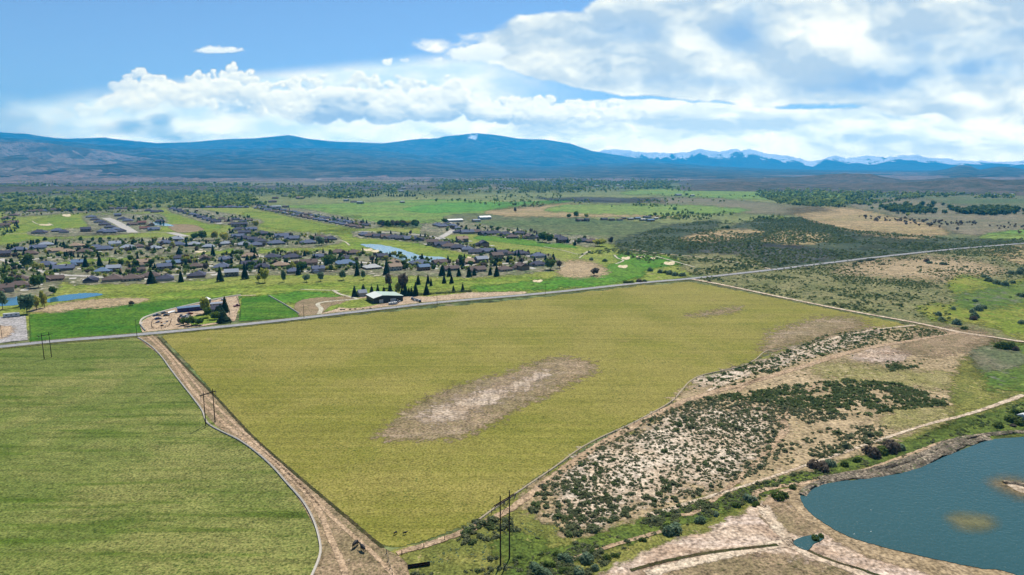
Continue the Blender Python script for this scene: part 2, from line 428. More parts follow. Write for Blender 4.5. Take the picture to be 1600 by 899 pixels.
def ribbon(name, pts, width, mat, layer, world=False, n=8, kind='structure', prof=None, step=4.0, jag=0, seed=0):
    """a strip along pts; prof = list of (across -1..1, height) for raised or sunk ones"""
    sp = smooth_poly(pts, n, closed=False)
    w = sp if world else np.stack(Pn(sp[:, 0], sp[:, 1]), -1)
    d = np.r_[0, np.cumsum(np.hypot(*np.diff(w, axis=0).T))]
    m = max(2, int(d[-1]/step)); m = min(m, 900)
    s = np.linspace(0, d[-1], m+1); c = np.stack([np.interp(s, d, w[:, 0]), np.interp(s, d, w[:, 1])], -1)
    tg = np.gradient(c, axis=0); tg /= np.linalg.norm(tg, axis=1)[:, None]; nr = np.stack([-tg[:, 1], tg[:, 0]], -1)
    wd_ = np.interp(s/d[-1], np.linspace(0, 1, len(width)), width) if isinstance(width, (list, tuple)) else np.full(m+1, width)
    pr = prof or [(-1, 0), (-.5, 0), (0, 0), (.5, 0), (1, 0)]
    V = []; E = []
    for j, (a, h) in enumerate(pr):
        wj = wd_/2
        if jag: wj = wj*(1+jag*(fbm(s/6., s*0+j*3.1+seed, 3, 5)-.5)*2)
        p = c+nr*(a*wj)[:, None]
        D = np.hypot(p[:, 0], p[:, 1])
        hh = np.full(m+1, h)
        if jag and h: hh = hh*(.6+.8*fbm(s/4., s*0+j*1.7+seed, 3, 9))
        V.append(np.stack([p[:, 0], p[:, 1], zl(layer, D)+hh], -1)); E.append(np.full(m+1, (1-abs(a))*1.6-.35))
    k = len(pr); V = np.stack(V, 1).reshape(-1, 3); E = np.stack(E, 1).ravel()
    idx = np.arange((m+1)*k).reshape(m+1, k)
    q = np.stack([idx[:-1, :-1], idx[:-1, 1:], idx[1:, 1:], idx[1:, :-1]], -1).reshape(-1, 4)
    me = mesh_np(name, V, q, smooth=bool(prof), attrs={'edge': E})
    if sum(p.normal.z for p in me.polygons) < 0: me.flip_normals()
    o = link(name, me, mat); tag(o, kind=kind); return o
HAZE_COL = (.03, .49, 1.0, 1); HAZE_D = 5.5e-5; HAZE_TOP = 1290
# ------------------------------------------------------------------ sky backdrop with the clouds, 130 km out
def build_sky():
    RAD = 130000.
    az = np.arange(-52, 52.01, .075); el = np.arange(-.6, 17.5, .055)
    A, E_ = np.meshgrid(np.radians(az), np.radians(el))
    dx = np.sin(A)*np.cos(E_); dy = np.cos(A)*np.cos(E_); dz = np.sin(E_)
    # direction -> layout coordinates of the cloud field (a tangent plane north of the site)
    cy = dy*math.cos(PITCH)-dz*math.sin(PITCH); cz = dy*math.sin(PITCH)+dz*math.cos(PITCH)
    X = 800+F*dx/cy; Y = 449.5-F*cz/cy
    # fields are evaluated on a regular layout and sampled back on the dome
    gx = np.arange(-700, 2301, 1.25); gy = np.arange(-75, 290, 1.25)
    GX, GY = np.meshgrid(gx, gy)
    c, a = clouds(GX.astype(float), GY.astype(float))
    def samp(I):
        u = np.clip((X-gx[0])/1.25, 0, len(gx)-1.001); v = np.clip((Y-gy[0])/1.25, 0, len(gy)-1.001)
        i = u.astype(int); j = v.astype(int); fu = u-i; fv = v-j
        if I.ndim == 3: fu = fu[..., None]; fv = fv[..., None]
        return (I[j, i]*(1-fu)+I[j, i+1]*fu)*(1-fv)+(I[j+1, i]*(1-fu)+I[j+1, i+1]*fu)*fv
    col = samp(c); al = samp(a)*sm(52, 47, np.abs(np.degrees(A)))*sm(17.3, 15.5, np.degrees(E_))
    lc = np.where(col > .04, ((col+.055)/1.055)**2.4, col/12.92)
    # cloud emission carries painted sunlight and shade, boosted to offset the haze in front
    path = np.minimum((HAZE_TOP-H)/np.maximum(np.sin(E_), 1e-3), 30000/np.maximum(np.cos(E_)*np.maximum(np.cos(A), .5), .3)); T = np.exp(-HAZE_D*path)[..., None]
    lc = np.clip((lc*1.02/2**C.view_settings.exposure-(1-T)*np.array(AIR))/T, .02, 6)
    V = np.stack([dx*RAD, dy*RAD, dz*RAD+H], -1).reshape(-1, 3)
    idx = np.arange(A.size).reshape(A.shape)
    q = np.stack([idx[:-1, :-1], idx[:-1, 1:], idx[1:, 1:], idx[1:, :-1]], -1).reshape(-1, 4)
    me = mesh_np('sky', V, q, smooth=True, attrs={'cloud': np.concatenate([lc, np.ones(lc.shape[:2]+(1,))], -1).reshape(-1, 4), 'cover': al.ravel()})
    m, t, b = newmat('clouds'); t.nodes.remove(b)
    ca = t.nodes.new('ShaderNodeAttribute'); ca.attribute_name = 'cloud'; cv = t.nodes.new('ShaderNodeAttribute'); cv.attribute_name = 'cover'
    em = t.nodes.new('ShaderNodeEmission'); em.inputs[1].default_value = CLOUD; tr = t.nodes.new('ShaderNodeBsdfTransparent'); mx = t.nodes.new('ShaderNodeMixShader')
    t.links.new(ca.outputs['Color'], em.inputs[0]); t.links.new(cv.outputs['Fac'], mx.inputs[0]); t.links.new(tr.outputs[0], mx.inputs[1]); t.links.new(em.outputs[0], mx.inputs[2])
    t.links.new(mx.outputs[0], t.nodes['Material Output'].inputs[0])
    tag(link('sky', me, m), kind='structure')
CLOUD = 1.0; AIR = (.035, .20, .43)
build_sky()

# ------------------------------------------------------------------ ground
RD = P(0, 543)-P(1080, 436); ROADANG = math.atan2(-RD.y, -RD.x)
g_base = gm('valley_ground', K(124,124,84), K(98,116,68), K(78,88,60), s1=180, s2=9, k3=.8, mott=1.2, specks=[(K(60,78,48), 5, .60, .8), (K(178,160,126), 22, .66, .6)], stretch=(0, 3))
me = mesh_np('ground', [(-30500, -2000, 0), (30500, -2000, 0), (30500, 30500, 0), (-30500, 30500, 0)], [(0, 1, 2, 3)])
tag(link('ground', me, g_base), kind='structure')
FUT = lambda a, b: (a, b)

# ------------------------------------------------------------------ mountains: ridges standing one behind another
def ridge(name, prof, r1, depth, mat, front=.5, toe=None, rough=.25, seed=0, az0=-60, az1=60, base=0, nscale=1.0, lateral=.4, foot=0, daz=.11, nr=46, jag=.0):
    """prof: crest as (x, y) in photo layout; crest distance r1 m; depth m; rolled out as a real height field"""
    px = np.array(prof, float)
    if toe: back = depth*(1-front); depth = (r1-toe)+back; front = (r1-toe)/depth
    az = np.radians(np.arange(az0, az1+.01, daz))
    # crest elevation as a function of azimuth
    dxp = (px[:, 0]-800)/F; dyp = (449.5-px[:, 1])/F
    Yp = math.cos(PITCH)+math.sin(PITCH)*dyp; Zp = -math.sin(PITCH)+math.cos(PITCH)*dyp
    pa = np.arctan2(dxp, Yp); pe = Zp/np.hypot(dxp, Yp)
    crest = H+np.interp(az, pa, pe)*r1
    u = np.unique(np.r_[np.linspace(0, front, nr*2//3), np.linspace(front, 1, nr//3)])
    U, Az = np.meshgrid(u, az, indexing='ij')
    Rr = r1-depth*front+depth*U
    cr = np.broadcast_to(crest, U.shape)
    s = np.where(U < front, U/front, (1-U)/(1-front))
    s = np.clip(s, 0, 1)
    L = 1000*nscale
    wx = Rr*np.sin(Az); wy = Rr*np.cos(Az)
    # spurs running down the slope: noise mainly across
    n1 = 1-np.abs(2*fbm(wx/(L*1.6)+3, wy/(L*4.0), 5, seed+1, .55)-1)
    n2 = 1-np.abs(2*fbm(wx/(L*.5), wy/(L*1.2), 4, seed+2, .55)-1)
    car = rough*((1-n1)*1.7+(1-n2)*.8)
    h = cr*(s**(.9)*(1-car*(1-s)**.45*2.2*np.sqrt(np.clip(s, 0, 1))))
    h += cr*lateral*.10*(fbm(wx/(L*.35), wy/(L*.35), 4, seed+3)-.5)*np.clip(s*3, 0, 1)*.6
    crn = (fbm(Az*180/math.pi*3, Az*0+seed, 4, seed+4)-.5)*crest.mean()*.02
    if jag: crn = crn+(fbm(Az*180/math.pi*3.5, Az*0+seed+7, 5, seed+9, .65)-.5)*300*jag
    h = h+crn*np.clip(s*4-3, 0, 1)
    h = np.maximum(h, -5)*1.0-6*(s < .02)+base
    V = np.stack([wx, wy, h], -1).reshape(-1, 3)
    idx = np.arange(U.size).reshape(U.shape)
    q = np.stack([idx[:-1, :-1], idx[:-1, 1:], idx[1:, 1:], idx[1:, :-1]], -1).reshape(-1, 4)
    me = mesh_np(name, V, q, smooth=True, attrs={'rel': s.ravel()})
    if me.polygons[len(me.polygons)//2].normal.z < 0: me.flip_normals()
    tag(link(name, me, mat), kind='structure')
def mountmat(name, ca, cb, cc=None, s1=900, s2=220, snow=None, slope=None):
    m, t, b = newmat(name); g = G(t)
    geo = t.nodes.new('ShaderNodeNewGeometry'); pos = geo.outputs['Position']
    n1 = g.noise(pos, s1, 6, .62, .5)
    col = g.mix(g.ramp(n1, .40, .62), ca, cb)
    if cc: col = g.mix(g.math('MULTIPLY', g.ramp(g.noise(pos, s2, 6, .7), .48, .62), .8), col, cc)
    if snow:
        z0, z1, cx, cw = snow
        sp = t.nodes.new('ShaderNodeSeparateXYZ'); t.links.new(pos, sp.inputs[0])
        ra = t.nodes.new('ShaderNodeAttribute'); ra.attribute_name = 'rel'
        mp = t.nodes.new('ShaderNodeMapping'); mp.inputs['Scale'].default_value = (1, .4, .5); t.links.new(pos, mp.inputs[0])
        n = g.noise(mp.outputs[0], 150 if cx is not None else s1*.35, 5, .7)
        hz = g.math('ADD', sp.outputs['Z'] if cx is not None else ra.outputs['Fac'], g.math('MULTIPLY', g.math('SUBTRACT', n, .5), (z1-z0)*2.6 if cx is not None else 1.3))
        f = g.ramp(hz, z0, z0+(z1-z0)*.35)
        if cx is not None:
            dx = g.math('ABSOLUTE', g.math('SUBTRACT', sp.outputs['X'], cx))
            f = g.math('MULTIPLY', f, g.ramp(g.math('ADD', dx, g.math('MULTIPLY', n, cw)), cw*1.6, cw*1.1))
            f = g.math('MULTIPLY', f, g.ramp(n, .47, .53))
        col = g.mix(f, col, (.8, .82, .84, 1))
    t.links.new(col, b.inputs['Base Color']); b.inputs['Roughness'].default_value = .95; b.inputs['Specular IOR Level'].default_value = .05
    return m
d_ = math.cos(math.atan2((742-800)/F, 1))
peakx = 22500*math.sin(math.atan2((741-800)/F, 1.0))
forest_pk = mountmat('mountain_forest_snow_patch', (.008,.018,.020,1), (.04,.055,.05,1), (.11,.10,.08,1), 1500, 330, snow=(960, 1060, peakx, 170))
snowy = mountmat('mountain_snow', (.03,.045,.05,1), (.06,.07,.075,1), None, 1500, 500, snow=(.78, .90, None, 0))
darkrange = mountmat('foothill_forest', (.012,.022,.016,1), (.04,.05,.036,1), (.12,.105,.08,1), 1100, 260)
badland = mountmat('badlands', (.17,.14,.125,1), (.06,.065,.06,1), (.03,.04,.035,1), 500, 140)
badland2 = mountmat('badlands_low', (.19,.14,.125,1), (.09,.08,.07,1), (.045,.05,.04,1), 260, 80)
mesa_m = mountmat('mesa', (.10,.08,.062,1), (.05,.055,.04,1), (.025,.034,.022,1), 160, 40)
ridge('snowy_mountains', [(-400,262),(600,262),(860,250),(925,238),(960,233),(1000,237),(1050,240),(1075,237),(1095,232),(1108,236),(1125,237),(1140,234),(1150,232),(1158,236),(1170,232),(1190,238),(1215,242),(1240,245),(1270,253),(1290,247),(1305,244),(1322,248),(1350,243),(1380,246),(1405,244),(1430,242),(1450,247),(1475,247),(1500,251),(1530,252),(1560,253),(1600,251),(1700,248),(2200,250)], 26000, 7000, snowy, front=.55, rough=.45, seed=3, nscale=.9, lateral=1.2, daz=.05, jag=.28)
ridge('mountains', [(-500,214),(-200,210),(0,207),(40,209),(85,216),(110,217),(165,215),(175,217),(245,224),(300,222),(350,218),(400,216),(430,213),(450,211),(480,217),(520,221),(600,224),(640,219),(660,217),(685,216),(695,213),(720,211),(745,208),(780,212),(810,217),(850,218),(890,224),(925,236),(1000,248),(1100,257),(1200,268),(1320,276),(2200,278)], 22500, 11500, forest_pk, front=.62, rough=.20, seed=11, nscale=1.7)
ridge('mountain_slope', [(-600,225),(-100,216),(20,216),(110,222),(200,230),(300,233),(380,233),(440,231),(520,232),(600,236),(700,247),(780,256),(860,259),(925,256),(1000,254),(1060,256),(1120,260),(1200,264),(1300,266),(1400,266.5),(2200,267)], 16500, 7000, darkrange, toe=6600, rough=.22, seed=21, nscale=1.1)
ridge('hills', [(-600,238),(-60,228),(0,222),(60,222),(110,228),(150,234),(200,243),(260,250),(330,256),(400,262),(470,262),(540,258),(600,258),(650,263),(720,272),(770,270.5),(2200,271)], 11800, 5400, badland, toe=6600, rough=.62, seed=33, nscale=.5, lateral=1.4, daz=.08)
ridge('low_hills', [(-600,262),(0,262),(100,258),(190,262),(260,268),(330,271),(400,272),(470,273),(560,268),(610,265),(640,269),(690,271),(740,275),(2200,277)], 8600, 3000, badland2, toe=5600, rough=.7, seed=41, nscale=.22, lateral=1.6, daz=.07)
ridge('blue_buttes', [(-600,284),(1080,284),(1150,281),(1250,275),(1330,271),(1400,270),(1450,269),(1480,264),(1500,258),(1515,259),(1530,265),(1545,263),(1565,260),(1585,262),(1610,266),(1700,262),(2200,262)], 12500, 4200, darkrange, toe=7400, rough=.2, seed=51, nscale=.5)
ridge('mesas', [(-600,290),(1000,290),(1060,284.5),(1080,281),(1120,280),(1180,279),(1240,277),(1290,273),(1320,271),(1360,272),(1380,276),(1410,281),(1440,281),(1480,278),(1520,277),(1560,281),(1700,277),(2200,274)], 5400, 1500, mesa_m, front=.6, rough=.3, seed=61, nscale=.14, lateral=1.5, daz=.07)
ridge('brown_hills', [(-600,296),(1040,296),(1090,288),(1120,285),(1160,284),(1200,285),(1260,288),(1300,287),(1400,286),(1470,282),(1530,280),(1570,282),(1700,280),(2200,279)], 4000, 1100, mesa_m, front=.6, rough=.3, seed=71, nscale=.1, lateral=1.5, daz=.07)

# ------------------------------------------------------------------ air
def build_haze():
    mb = MB(); mb.box(-30000, 30000, -1500, 30000, -8, HAZE_TOP)
    m = bpy.data.materials.new('haze'); m.use_nodes = True; t = m.node_tree; t.nodes.clear()
    v = t.nodes.new('ShaderNodeVolumePrincipled'); v.inputs['Color'].default_value = HAZE_COL; v.inputs['Density'].default_value = HAZE_D; v.inputs['Anisotropy'].default_value = .3
    o = t.nodes.new('ShaderNodeOutputMaterial'); t.links.new(v.outputs[0], o.inputs['Volume'])
    ob = mb.build('haze', m); tag(ob, kind='stuff')
    return ob
build_haze()
# ------------------------------------------------------------------ land cover
A0 = ROADANG
field_y = gm('hay_field', K(162,151,80), K(143,140,62), K(96,100,32), s1=95, r12=(.40,.60), s2=.9, k3=.85, streak=(A0, 90, 8, K(176,162,88), .55), rag=3, bump=.25, mott=.62, rows=(A0, 260, 3.2, .42),
             specks=[(K(80,98,36), 1.6, .63, .6), (K(176,150,104), 30, .68, .45)])
field_g = gm('green_hay_field', K(124,134,66), K(150,148,84), K(74,94,38), s1=70, r12=(.42,.58), s2=.9, k3=.85, streak=(A0+.05, 60, 7, K(84,108,28), .8), rag=3, bump=.25, mott=.85, rows=(A0+.02, 160, 3.0, .55),
             specks=[(K(58,84,30), 1.5, .62, .6)])
soil = gm('bare_pinkish_soil', K(174,148,118), K(148,130,98), K(112,106,70), s1=16, s2=.9, k3=.6, rag=5, specks=[(K(96,92,58), 1.6, .60, .7), (K(205,182,158), 5, .66, .6)])
soil_patch = gm('bare_patch', K(166,142,112), K(148,130,96), K(116,112,66), s1=25, s2=1.2, k3=.8, rag=4, streak=(A0, 60, 9, K(206,182,160), .5))
pale_patch = gm('pale_crust', K(222,198,172), K(196,168,142), K(150,126,102), s1=14, s2=1.4, k3=.7, rag=5, streak=(A0, 50, 6, K(228,208,192), .6))
soil_pale = gm('pale_crust_in_field', K(204,184,160), K(178,156,130), K(140,118,88), s1=16, s2=1.4, k3=.8, rag=5, streak=(A0, 60, 5, K(226,206,188), .7))
alkali = gm('alkali_soil', K(226,208,184), K(208,186,158), K(160,132,104), s1=18, s2=1.3, k3=.55, rag=6, specks=[(K(120,106,78), 2.2, .64, .6)])
tan = gm('tan_soil', K(194,170,134), K(176,154,118), K(140,124,86), s1=30, s2=1.6, k3=.6, rag=6, specks=[(K(110,108,70), 2.4, .62, .6), (K(214,188,154), 8, .64, .6)])
tan_far = gm('dry_pasture', K(188,160,120), K(164,146,100), K(128,124,82), s1=70, s2=5, k3=.6, rag=22, specks=[(K(84,94,60), 5, .64, .7)], stretch=(0, 3))
pink_far = gm('bare_flats', K(142,130,106), K(122,120,88), K(110,112,76), s1=80, s2=6, k3=.6, rag=24, specks=[(K(80,88,62), 6, .62, .7)], stretch=(0, 3))
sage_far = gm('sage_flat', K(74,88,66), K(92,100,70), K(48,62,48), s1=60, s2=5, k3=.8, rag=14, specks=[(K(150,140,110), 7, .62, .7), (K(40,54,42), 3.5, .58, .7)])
dark_far = gm('dark_sage', K(78,82,80), K(92,92,82), K(56,66,60), s1=60, s2=5, k3=.8, rag=14, specks=[(K(124,118,100), 9, .66, .6)])
olive = gm('scrub_grass', K(150,144,98), K(124,126,78), K(82,88,54), s1=30, s2=2.2, k3=.75, rag=8, specks=[(K(66,76,46), 2.6, .58, .8), (K(176,160,116), 4.5, .62, .7)])
olive_near = gm('scrub_grass_near', K(146,142,74), K(120,124,60), K(90,98,46), s1=14, s2=.9, k3=.7, rag=5, specks=[(K(70,80,42), 1.2, .60, .7), (K(190,170,120), 2.5, .63, .7)])
olive_dry = gm('dry_scrub_grass', K(172,158,108), K(150,142,86), K(114,112,66), s1=14, s2=.9, k3=.7, rag=5, specks=[(K(86,92,52), 1.2, .60, .7), (K(196,176,138), 3.5, .60, .7)])
bankg = gm('rank_green', K(112,126,54), K(88,106,46), K(60,78,36), s1=10, s2=.9, k3=.7, rag=4, specks=[(K(168,158,96), 3, .62, .6), (K(50,66,34), 1.5, .60, .7)])
fair = gm('fairway', K(112,138,44), K(140,150,60), K(88,120,40), s1=60, s2=4, k3=.45, rag=9, streak=(A0, 80, 10, K(168,170,84), .5))
fair_dark = gm('deep_fairway', K(80,132,36), K(104,140,46), K(66,110,32), s1=50, s2=4, k3=.4, rag=6)
rough_g = gm('golf_rough', K(150,154,72), K(130,146,58), K(112,124,56), s1=40, s2=3, k3=.6, rag=9, specks=[(K(182,166,110), 9, .62, .7)])
emerald = gm('bright_hay', K(66,116,26), K(90,126,36), K(50,92,24), s1=45, s2=2, k3=.6, rag=4, streak=(A0, 90, 9, K(118,146,56), .5))
meadow = gm('wet_meadow', K(124,136,50), K(152,148,70), K(98,128,38), s1=34, s2=2.5, k3=.6, rag=8, specks=[(K(84,116,38), 9, .58, .8), (K(190,178,110), 12, .66, .6)])
marsh = gm('marsh_green', K(92,118,46), K(112,128,56), K(70,96,44), s1=20, s2=2, k3=.7, rag=7, specks=[(K(120,116,104), 9, .60, .7)])
marsh_grey = gm('marsh_mud', K(132,126,100), K(108,116,80), K(84,96,66), s1=20, s2=2, k3=.6, rag=7)
far_green = gm('far_hay', K(112,146,62), K(136,152,76), K(100,128,60), s1=120, s2=9, k3=.5, rag=30, stretch=(0, 4))
far_green2 = gm('far_hay_bright', K(92,146,58), K(104,152,62), K(84,128,56), s1=120, s2=9, k3=.4, rag=22, stretch=(0, 4))
far_olive = gm('far_pasture', K(140,144,88), K(120,130,78), K(104,112,72), s1=140, s2=9, k3=.6, rag=30, stretch=(0, 4))
yard = gm('yard_ground', K(124,126,92), K(150,140,116), K(92,104,66), s1=26, s2=5, k3=.7, rag=9, specks=[(K(198,188,168), 9, .62, .8), (K(70,104,48), 11, .60, .7)])
gravel = gm('gravel', K(188,182,178), K(172,166,160), K(150,146,140), s1=16, s2=1.5, k3=.5, rag=3)
sandlot = gm('sandy_yard', K(206,182,152), K(190,164,134), K(160,138,112), s1=10, s2=1.2, k3=.5, rag=3, specks=[(K(120,110,86), 2.5, .66, .6)])
sand = gm('bunker_sand', K(232,216,176), K(224,204,164), None, s1=8, s2=1, rag=2)
asphalt = gm('asphalt', (.25,.24,.23,1), (.21,.21,.21,1), (.29,.275,.26,1), mott=.3, s1=20, s2=2, k3=.4, rough=.85)
concrete_st = gm('street_concrete', K(206,198,186), K(190,184,172), None, mott=.3, s1=20, s2=2)
dirt = gm('dirt_road', K(200,172,140), K(184,156,124), K(158,134,104), s1=9, s2=1.0, k3=.6, rag=2.5)
dirt_pale = gm('pale_dirt_road', K(224,204,176), K(208,184,156), K(180,158,130), s1=9, s2=1.0, k3=.5, rag=2.5)
path_m = gm('cart_path', K(208,200,176), K(196,186,160), None, s1=9, s2=1)
furrow_m = gm('dark_furrow', K(84,76,50), K(66,70,38), None, s1=6, s2=1, rag=1.6)
mudbank = gm('bank_mud', K(140,126,108), K(116,106,92), K(84,84,60), s1=7, s2=.9, k3=.7, bump=.4, mott=1.5, specks=[(K(188,170,146), 1.2, .56, .7), (K(92,104,58), 2.0, .60, .8)])
wetsand = gm('shore_sand', K(186,162,128), K(168,146,112), K(132,112,82), s1=9, s2=1.1, k3=.5, rag=3)

# wide valley pattern, far to near
patch('far_woods_ground', [(620,275),(700,274),(1100,274),(1080,284),(960,288),(820,288),(700,285),(620,282)], gm('far_flat', K(74,88,66), K(96,104,78), K(60,72,56), s1=160, s2=12, k3=.7, rag=40), 2, soft=4, warp=3)
patch('meadow', [(-500,309),(0,306),(400,304),(640,299),(900,299),(1100,300),(1240,306),(1320,318),(1240,345),(1000,346),(860,336),(720,333),(560,330),(400,322),(200,322),(-500,326)], far_olive, 1, soft=5, warp=5)
patch('hay_field', [(430,323),(520,319),(640,313),(720,312),(800,316),(860,322),(780,331),(700,336),(690,350),(640,347),(600,352),(560,347),(490,332)], far_green, 2, soft=3, warp=3)
patch('hay_field', [(630,326),(700,318),(800,316),(900,312),(830,324),(720,331),(660,333)], far_green2, 3, soft=3, warp=2)
patch('pasture', [(760,334),(800,322),(850,319),(960,320),(1060,330),(1060,338),(960,340),(860,340)], tan_far, 3, soft=5, warp=3)
patch('hay_field', [(850,330),(900,320),(1000,320),(1100,322),(1170,328),(1080,336),(960,336)], far_green, 4, soft=5, warp=3)
patch('flats', [(980,312),(1080,309),(1200,316),(1300,330),(1180,335),(1060,322)], pink_far, 3, soft=5, warp=4)
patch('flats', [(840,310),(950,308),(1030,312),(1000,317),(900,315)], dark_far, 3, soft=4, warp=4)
patch('meadow', [(1000,296),(1200,298),(1330,303),(1290,312),(1100,308),(980,303)], far_green, 2, soft=5, warp=4)
patch('flats', [(-400,280),(200,281),(640,284),(900,287),(880,294),(500,297),(100,299),(-400,299)], pink_far, 1, soft=5, warp=4)
patch('dry_pasture', [(1230,330),(1260,322),(1330,324),(1380,338),(1450,350),(1480,366),(1400,372),(1330,364),(1270,350)], tan_far, 3, soft=8, warp=5)
patch('dry_pasture', [(1330,320),(1400,310),(1500,322),(1700,340),(1700,372),(1540,368),(1450,352),(1400,340)], pink_far, 2, soft=8, warp=5)
patch('pasture', [(1540,366),(1620,358),(1800,360),(1800,376),(1560,377)], far_green, 3, soft=4, warp=3)
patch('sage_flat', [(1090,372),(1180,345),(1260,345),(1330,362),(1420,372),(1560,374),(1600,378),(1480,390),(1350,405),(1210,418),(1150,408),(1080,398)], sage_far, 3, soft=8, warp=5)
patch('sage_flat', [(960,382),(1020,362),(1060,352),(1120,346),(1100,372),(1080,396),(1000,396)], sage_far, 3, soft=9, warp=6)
patch('dark_sage', [(1085,388),(1160,380),(1240,384),(1290,392),(1290,404),(1210,412),(1150,404)], dark_far, 4, soft=7, warp=5)  # dense dark sage; cloud shadow is coloured into it
patch('dry_pasture', [(1060,374),(1110,364),(1170,360),(1200,366),(1150,376),(1090,380)], tan_far, 4, soft=5, warp=4)
patch('dry_pasture', [(1190,376),(1240,360),(1290,366),(1290,378),(1230,384)], tan_far, 4, soft=6, warp=4)
patch('sage_flat', [(1090,400),(1160,400),(1200,418),(1140,428),(1085,428),(1060,412)], olive, 5, soft=6, warp=4)
patch('scrubland', [(1085,436),(1200,420),(1350,404),(1480,390),(1620,377),(1900,360),(1900,470),(1560,540),(1460,512),(1330,488),(1230,468),(1130,447)], olive, 2, soft=5, warp=2)
patch('dry_pasture', [(1540,392),(1620,384),(1800,380),(1800,410),(1620,414),(1560,402)], tan_far, 3, soft=6, warp=3)
patch('dry_pasture', [(1300,418),(1380,404),(1470,402),(1560,420),(1500,440),(1400,430),(1330,428)], tan, 3, soft=14, warp=7)
patch('wet_meadow', [(1482,448),(1510,430),(1560,440),(1620,434),(1800,430),(1900,520),(1900,560),(1660,545),(1540,512),(1470,502),(1440,480),(1500,468)], meadow, 4, soft=8, warp=6)
patch('marsh', [(1500,458),(1560,446),(1640,440),(1700,470),(1620,470),(1560,480),(1500,478)], marsh, 5, soft=9, warp=7)
# golf course and subdivision
patch('fairway', [(-300,470),(-300,330),(0,330),(60,326),(200,326),(400,322),(470,330),(560,348),(640,356),(700,350),(800,362),(900,372),(1000,390),(1070,405),(1085,430),(1000,441),(850,457),(700,468),(560,486),(380,490),(200,500),(0,520),(-300,530)], rough_g, 2, soft=4, warp=3)
patch('fairway', [(0,372),(30,352),(80,338),(150,336),(180,350),(150,372),(60,382),(0,384)], fair, 4, soft=5, warp=3)
patch('fairway', [(215,352),(260,333),(300,336),(345,350),(330,362),(280,362)], fair, 4, soft=5, warp=3)
patch('fairway', [(380,332),(430,334),(500,352),(560,358),(480,362),(400,352)], fair, 4, soft=5, warp=3)
patch('fairway', [(80,408),(130,400),(250,393),(380,385),(470,388),(500,392),(400,398),(280,400),(150,410),(100,416)], fair, 4, soft=4, warp=3)
patch('fairway', [(500,362),(560,360),(640,372),(700,392),(748,402),(740,412),(680,408),(560,395),(520,388),(480,378)], fair, 4, soft=4, warp=3)
patch('fairway', [(740,372),(800,364),(870,378),(900,388),(830,384),(780,378)], fair_dark, 5, soft=3, warp=3)
patch('fairway', [(30,478),(120,466),(240,458),(360,450),(470,444),(600,442),(700,440),(800,432),(900,438),(1000,436),(960,448),(800,455),(720,452),(600,456),(500,462),(420,462),(300,470),(150,478)], fair, 4, soft=5, warp=3)
patch('fairway', [(890,430),(960,412),(960,398),(1010,397),(1060,406),(1070,416),(1010,420),(1000,432),(940,446),(860,452),(760,456),(740,448),(830,440)], fair_dark, 5, soft=4, warp=3)
patch('fairway', [(400,464),(470,456),(530,462),(520,470),(440,474)], fair_dark, 5, soft=4, warp=3)
patch('hay_field', [(46,492),(120,484),(260,470),(380,462),(372,470),(260,488),(228,498),(218,506),(222,521),(120,530),(46,535)], emerald, 6, soft=2, warp=1, curve=False)
patch('hay_field', [(378,466),(420,463),(470,492),(466,496),(372,503)], emerald, 6, soft=1.5, warp=1, curve=False)
patch('lake_shore', [(-50,466),(60,462),(140,456),(170,452),(180,460),(120,470),(60,480),(0,484),(-50,486)], rough_g, 6, soft=4, warp=3)
patch('bare_ground', [(100,474),(190,466),(230,470),(180,478),(60,490),(50,484)], tan, 7, soft=4, warp=3)
for pts in ([(-200,400),(0,385),(60,375),(200,372),(380,372),(398,380),(300,398),(200,402),(80,412),(100,425),(80,462),(0,470),(-200,480)],
            [(80,418),(200,408),(300,400),(400,396),(500,392),(600,398),(700,408),(800,405),(850,398),(875,412),(860,424),(760,432),(640,432),(560,430),(460,430),(380,432),(280,440),(180,444),(110,444)],
            [(400,365),(440,362),(520,368),(525,382),(440,388),(400,384)], [(560,362),(650,364),(700,374),(800,396),(860,400),(780,404),(690,388),(620,376),(560,372)],
            [(660,352),(720,346),(790,356),(860,366),(930,372),(930,384),(880,382),(800,372),(720,366),(680,378),(660,370)],
            [(130,338),(170,334),(250,336),(256,352),(210,364),(150,366),(136,350)], [(262,326),(300,324),(400,342),(398,352),(330,350),(280,336)],
            [(20,330),(220,324),(230,330),(100,334),(30,337)], [(395,320),(430,322),(520,336),(600,352),(560,357),(480,344),(400,326)], [(50,360),(150,358),(190,364),(110,370),(50,368)],
            [(355,362),(400,352),(400,396),(360,388)]):
    patch('yard', pts, yard, 7, soft=4, warp=3)
patch('bare_ground', [(880,412),(900,408),(935,416),(950,428),(900,434),(870,428)], tan, 6, soft=7, warp=4)
patch('bare_ground', [(460,478),(480,468),(540,464),(560,470),(520,478),(500,492),(470,496)], soil, 7, soft=3, warp=3)
patch('bare_ground', [(262,352),(300,352),(318,360),(280,364)], soil, 7, soft=3, warp=2)
patch('gravel_lot', [(560,466),(620,458),(660,464),(740,458),(820,456),(800,463),(690,470),(600,482),(560,488),(500,492),(530,482)], sandlot, 7, soft=3, warp=3)
patch('lawn', [(540,472),(580,466),(600,474),(560,482),(530,481)], rough_g, 8, soft=2, warp=1)
patch('gravel_lot', [(-60,498),(40,494),(43,532),(-60,543)], gravel, 7, soft=1.5, warp=.5, curve=False)
patch('gravel_lot', [(-60,512),(14,510),(18,520),(0,530),(-60,534)], sandlot, 8, soft=4, warp=2)
patch('farm_yard', [(218,506),(232,496),(270,484),(310,475),(345,467),(372,463),(374,480),(366,503),(300,513),(222,521)], sandlot, 8, soft=1.5, warp=1, curve=False)
patch('lawn', [(300,496),(345,490),(352,500),(330,506),(298,508)], fair, 9, soft=3, warp=2)
